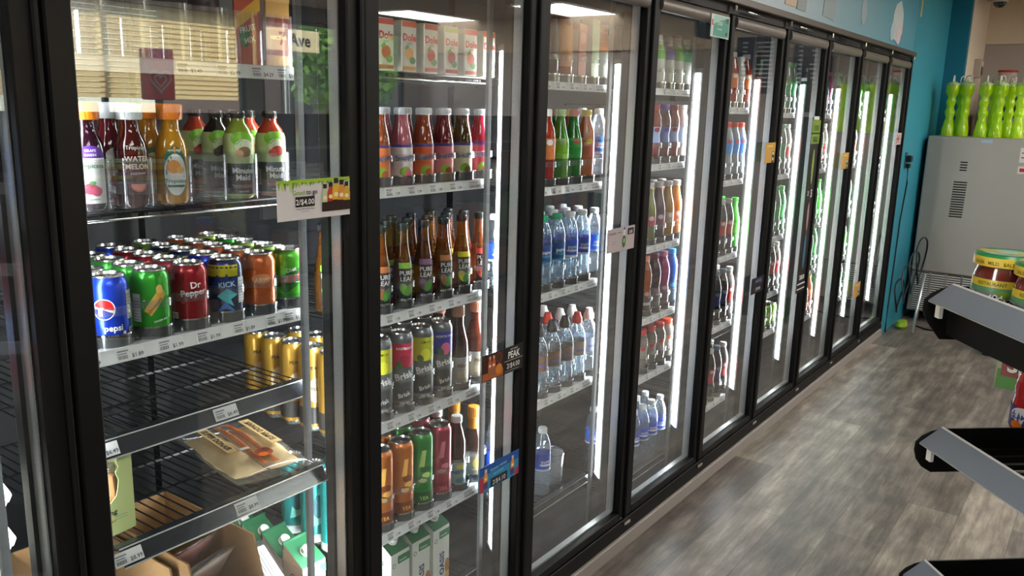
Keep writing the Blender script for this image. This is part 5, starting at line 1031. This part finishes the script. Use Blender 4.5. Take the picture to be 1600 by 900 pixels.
# ================================================================== NEAR RACK (right edge)
RA = math.atan2(.665, .747)
rack = thing('display_rack', 'black slatted display rack with grey sloping price rails at right', 'rack', (0, 0, 0))
RAILG = M('grey_price_cover', lin('6f7680'), 0.28, coat=.5, var=.08, scale=8)
def rack_shelf(tip, ang, Lr, dz):
    s = bpy.data.objects.new('shelf', None); COL.objects.link(s); s.parent = rack; s.location = tip; s.rotation_euler = (0, 0, ang)
    D = .34
    prof = [(-.006, .002), (-.007, -.012), (-.002, -.028), (.009, -.042), (.026, -.052 - dz * .3), (D, -.052 - dz * .3), (D, .024), (.040, .024), (.020, .020), (.004, .012)]
    for y in (.0, -Lr):
        b = MB(); b.prism(prof, y - .003, y, BLACK, lambda x, z, w: (x, w, z)); b.build('end_plate', s)
    b = MB(); b.obox((.000, -Lr + .001, 0), (0, Lr - .005, 0), (.034, 0, .0255), (-.0012, 0, .0016), RAILG); b.build('price_rail', s)
    b = MB(); b.obox((.033, -Lr + .001, .024), (0, Lr - .005, 0), (.004, 0, .003), (-.001, 0, .002), P('c6c6c2')); b.build('rail_lip', s)
    b = MB(); b.obox((-.001, -Lr + .001, -.001), (0, Lr - .005, 0), (.003, 0, .001), (0, 0, .0015), P('9a9a98')); b.build('rail_edge', s)
    b = MB(); n = int(Lr / .03)
    for i in range(n): b.box((.038, -.018 - i * .03, -.012 - dz), (D, -.010 - i * .03, -.008 - dz), BLACK)
    b.box((.034, -Lr + .003, -.02 - dz), (.038, -.003, .012), BLACK); b.box((.19, -Lr + .003, -.02 - dz), (.20, -.003, -.0125 - dz), BLACK); b.box((D - .02, -Lr + .003, -.05), (D, -.003, .02), BLACK); b.build('slatted_deck', s)
    for k in range(1):
        b = MB(); b.box((.004, -.03, -.022), (.010, -.018, .0), P('d8d8d8')); b.build('rail_clip', s)
    return s
rack_shelf((1.011, .834, 1.209), RA - .06, .85, .034); rack_shelf((1.021, .864, .965), RA, .85, 0); rack_shelf((1.023, .866, .725), RA, .85, 0)
e2 = Vector((.747, .665, 0)); e1 = Vector((.665, -.747, 0))
b = MB(); o_ = Vector((1.011, .834, 0)) + e2 * .335
b.obox(o_, e1 * .85, e2 * .03, (0, 0, 1.235), BLACK); b.build('back_panel', rack)
b = MB(); b.obox(o_ - e2 * .30, e1 * .85, e2 * .30, (0, 0, .10), BLACK); b.build('base', rack)
def salsa():
    t = thing('salsa_jar', '', 'jar'); pr = [(0, 0), (.036, 0), (.041, .006), (.0425, .02), (.0425, .075), (.041, .090), (.038, .100), (.0385, .104)]
    S_ = M('chunky_salsa', lin('5c2018'), .12, coat=.7, var=.45, scale=55)
    MB().lathe(pr, S_, 28).build('glass_jar', t)
    l = MB(); W_ = Wrap(pr); l.lathe([(.0431, .012), (.0431, .075), (.0422, .085)], P('7a7a80'), 28); l.lathe([(.0433, .074), (.0426, .085)], P('b8a42a'), 28)
    prints(l, [('r', -.1, .066, .1, .074, P('4a7a5a')), ('t', 'RESTAURANT', .007, 0, .0765, P('3a4a1a'), 0, .02), ('t', 'STYLE', .006, .055, .0765, P('3a4a1a')), ('e', .018, .062, .012, .008, P('6a8a2a')), ('t', 'Tostitos', .027, .0, .045, WH, 0, .08), ('t', 'Tostitos', .027, .0, .045, P('101014'), 0, .02), ('r', -.03, .02, .04, .032, P('8a2a4a'))], W_, .0002, .0010)
    l.build('label', t)
    c = MB(); LY = P('c9b23a', .35); LG = P('1f7a42', .3)
    c.lathe([(.0425, .1035), (.0445, .1045), (.0448, .118)], LY, 28); c.lathe([(.0448, .118), (.0430, .1225), (.036, .1215), (0, .1215)], LG, 28, sharp=.9)
    prints(c, [('e', 0, 0, .034, .034, P('8fc0a4')), ('p', [(-.041, -.012), (.041, -.012), (.041, .010), (-.041, .010)], LY), ('e', 0, 0, .016, .008, P('b8c8c0'))], Flat((0, 0, .1218), (0, 1, 0), (-1, 0, 0)), .0002, .0003)
    prints(c, [('t', 'SALSA   MILD   SALSA', .007, 0, .1075, P('6a4a1a'), 0, .02)], Wrap([(.0448, .1), (.0448, .118)]), .0001, .0004)
    c.build('lid', t); return t
CATALOG['salsa'] = salsa
J = Vector((1.109, .849, 1.1725)); fa = math.atan2(-e2.y, -e2.x) + .55
JJ = [(J, 'green and yellow lidded salsa jar furthest along the grey rail'), (J + e1 * .0915, 'green and yellow lidded salsa jar second along the grey rail'), (J + e2 * .094 + e1 * .02, 'salsa jar behind the first one on the top rack shelf'), (J + e1 * .183, 'salsa jar third along the grey rail'), (J + e2 * .094 + e1 * .112, 'salsa jar behind the second one on the top rack shelf')]
for p, l_ in JJ: place('salsa', p, fa, l_, 'salsa jars on the top rack shelf')
# red bottle with blue cap on the middle shelf, seed bag hanging above it
t = thing('drink_bottle', 'squat red drink bottle with a blue cap on the middle rack shelf', 'bottle', (1.170, 1.062, .9575), fa - .1)
pr = [(0, 0), (.034, 0), (.040, .006), (.041, .05), (.038, .065), (.040, .08), (.036, .10), (.024, .118), (.0235, .128)]
MB().lathe(pr, LIQ('a81a1a', .85), 24).build('body', t)
l = MB(); l.lathe([(.0418, .012), (.0418, .05)], P('2a2a6a'), 24); prints(l, [('e', .0, .035, .030, .016, P('d8d8d8')), ('t', 'CLAMATO', .012, 0, .030, P('24307a'), 0, .03), ('e', -.014, .018, .012, .008, ORG), ('e', .018, .020, .010, .007, P('5aa83a'))], Wrap(pr), .0002, .0012); l.build('label', t)
MB().lathe([(.0245, .124), (.0255, .126), (.0255, .142), (.022, .145), (0, .145)], P('2438a0'), 20, sharp=.8).build('cap', t)
t = thing('seed_bag', 'green and white seed snack bag hanging under the top rack shelf', 'snack bag', (1.155, 1.150, 1.00), fa + .1)
b = pillow(10, 12, lambda u, v, s: (s * .020 * puff(u, v, .4), (u - .5) * .135, v * .185), M('bag_film', lin('a9b89a'), .28, coat=.4, var=.1)); b.build('pouch', t)
a = MB(); fm = Flat((.0206, 0, 0), (0, 1, 0), (0, 0, 1)); prints(a, [('r', -.058, .006, .058, .042, P('3a8a34')), ('r', -.052, .030, .052, .055, P('8a2430')), ('t', 'Spitz', .040, -.004, .042, P('5a1018'), .08, .07), ('t', 'Spitz', .040, -.004, .042, WH, .08, .03)] + [('e', _r.uniform(-.05, .05), _r.uniform(.10, .155), .010, .003, YEL, _r.uniform(0, 3)) for _ in range(26)] + [('e', -.03, .125, .010, .010, P('4a3018')), ('e', .02, .13, .010, .010, P('4a3018'))], fm, .00015, .0008); a.build('printed_art', t)
b = MB(); b.box((-.004, -.006, .178), (.004, .006, .196), P('d8d8d8')); b.build('hang_clip', t)

# ================================================================== THINGS THAT SHOW MIRRORED IN THE DOORS
for i, (x, y) in enumerate(PANELS):
    t = thing('ceiling_light', ['rectangular ceiling light %s' % w_ for w_ in ('mirrored at the top of the third full door', 'mirrored at the top of the second full door', 'added out of view to brighten the far end near the drink machine', 'over the aisle beside the coolers', 'over the middle of the shop', 'over the aisle behind the viewer', 'over the middle behind the viewer', 'near the blinds')][i], 'ceiling light', (x, y, CEIL_Z))
    MB().box((-.30, -.60, -.008), (.30, .60, -.002), PANELM).build('diffuser', t)
    b = MB()
    for s in (-1, 1): b.box((s * .315 - .015, -.63, -.014), (s * .315 + .015, .63, 0), WHP); b.box((-.30, s * .615 - .015, -.014), (.30, s * .615 + .015, 0), WHP)
    b.build('frame', t)
t = thing('street_sign', 'cream street sign reading 7 Ave mirrored at top of first door', 'street sign', (6.9, 6.15, 0)); MB().lathe([(.03, -.01), (.03, 2.35)], ALUM, 10).build('post', t)
MB().box((-.045, -.30, 2.04), (-.032, .47, 2.29), glassy('sign_cream', (1, 1, 1), 0.02, 0.4, 0.985, lin('fff0cc'), 0.8)).build('sign_plate', t)
a = MB(); prints(a, [('t', '7 Ave', .20, .10, -.065, P('3a3a36'), 0, .03)], Flat((-.046, 0, 2.17), (0, 1, 0), (0, 0, 1), (-1, 0, 0)), .001, .001); a.build('lettering', t)
t = thing('ice_cream_sign', 'red panel with white double heart swirl mirrored in first door', 'sign', (4.5, 3.0, 0)); b = MB(); b.box((-.02, -.02, 0), (.02, .02, 1.46), BLACK); b.build('post', t); MB().box((-.03, -.12, 1.46), (.03, .12, 1.82), P('b81c20', .35), .008).build('panel', t)
def heart(s, cx, cz, x): return [(x, cx + s * .0625 * 16 * math.sin(a) ** 3, cz + s * .0625 * (13 * math.cos(a) - 5 * math.cos(2 * a) - 2 * math.cos(3 * a) - math.cos(4 * a))) for a in [2 * PI * i / 40 for i in range(40)]]
b = MB(); b.tube(heart(.085, 0, 1.60, -.034), .007, WHP, 6, True); b.build('outer_heart', t); b = MB(); b.tube(heart(.045, 0, 1.60, -.034), .006, WHP, 6, True); b.build('inner_heart', t)
t = thing('snack_gondola', 'long dark snack shelving mirrored in the lower door glass', 'shelving', (3.1, 3.6, 0))
b = MB(); b.box((-.03, -3.0, 0), (.03, 3.0, 1.40), BLACK); b.build('back_panel', t)
for z in (.12, .5, .85, 1.18):
    b = MB(); b.box((-.36, -3.0, z), (-.03, 3.0, z + .02), BLACK); b.build('shelf_board', t)
b = MB(); _r = random.Random(3)
cols = [P(h, .5) for h in ('7a1c1c', '8a6a1c', '1c3a5a', '3a5a2a', '6a3a1a', '4a1a4a', '8a8478', '1a1a1a')]
for z in (.14, .52, .87):
    y = -2.9
    while y < 2.9:
        w_ = _r.uniform(.10, .2); h_ = _r.uniform(.16, .26); b.box((-.30, y, z), (-.12, y + w_ * .9, z + h_), cols[_r.randrange(8)]); y += w_
o_ = b.build('packaged_snacks', t); o_['kind'] = 'stuff'
for i, (x0, x1) in enumerate(((1.50, 1.93), (1.04, 1.38))):
    t = thing('menu_board', ['dark navy menu board mirrored at top of fifth full door', 'narrower navy menu board mirrored at top of sixth full door'][i], 'menu board', ((x0 + x1) / 2, BACK_Y - .02, 1.66)); w_ = x1 - x0
    MB().box((-w_ / 2, -.02, 0), (w_ / 2, 0, .52), P('1c2036', .4)).build('board', t)
    b = MB(); _r = random.Random(20 + i)
    for k in range(11):
        z = .46 - k * .04; b.box((-w_ * .42, -.022, z), (-w_ * .42 + w_ * _r.uniform(.3, .5), -.0203, z + .015), P('c8c8d0')); b.box((w_ * .25, -.022, z), (w_ * .36, -.0203, z + .015), P('c8c8d0'))
    b.build('menu_lines', t)
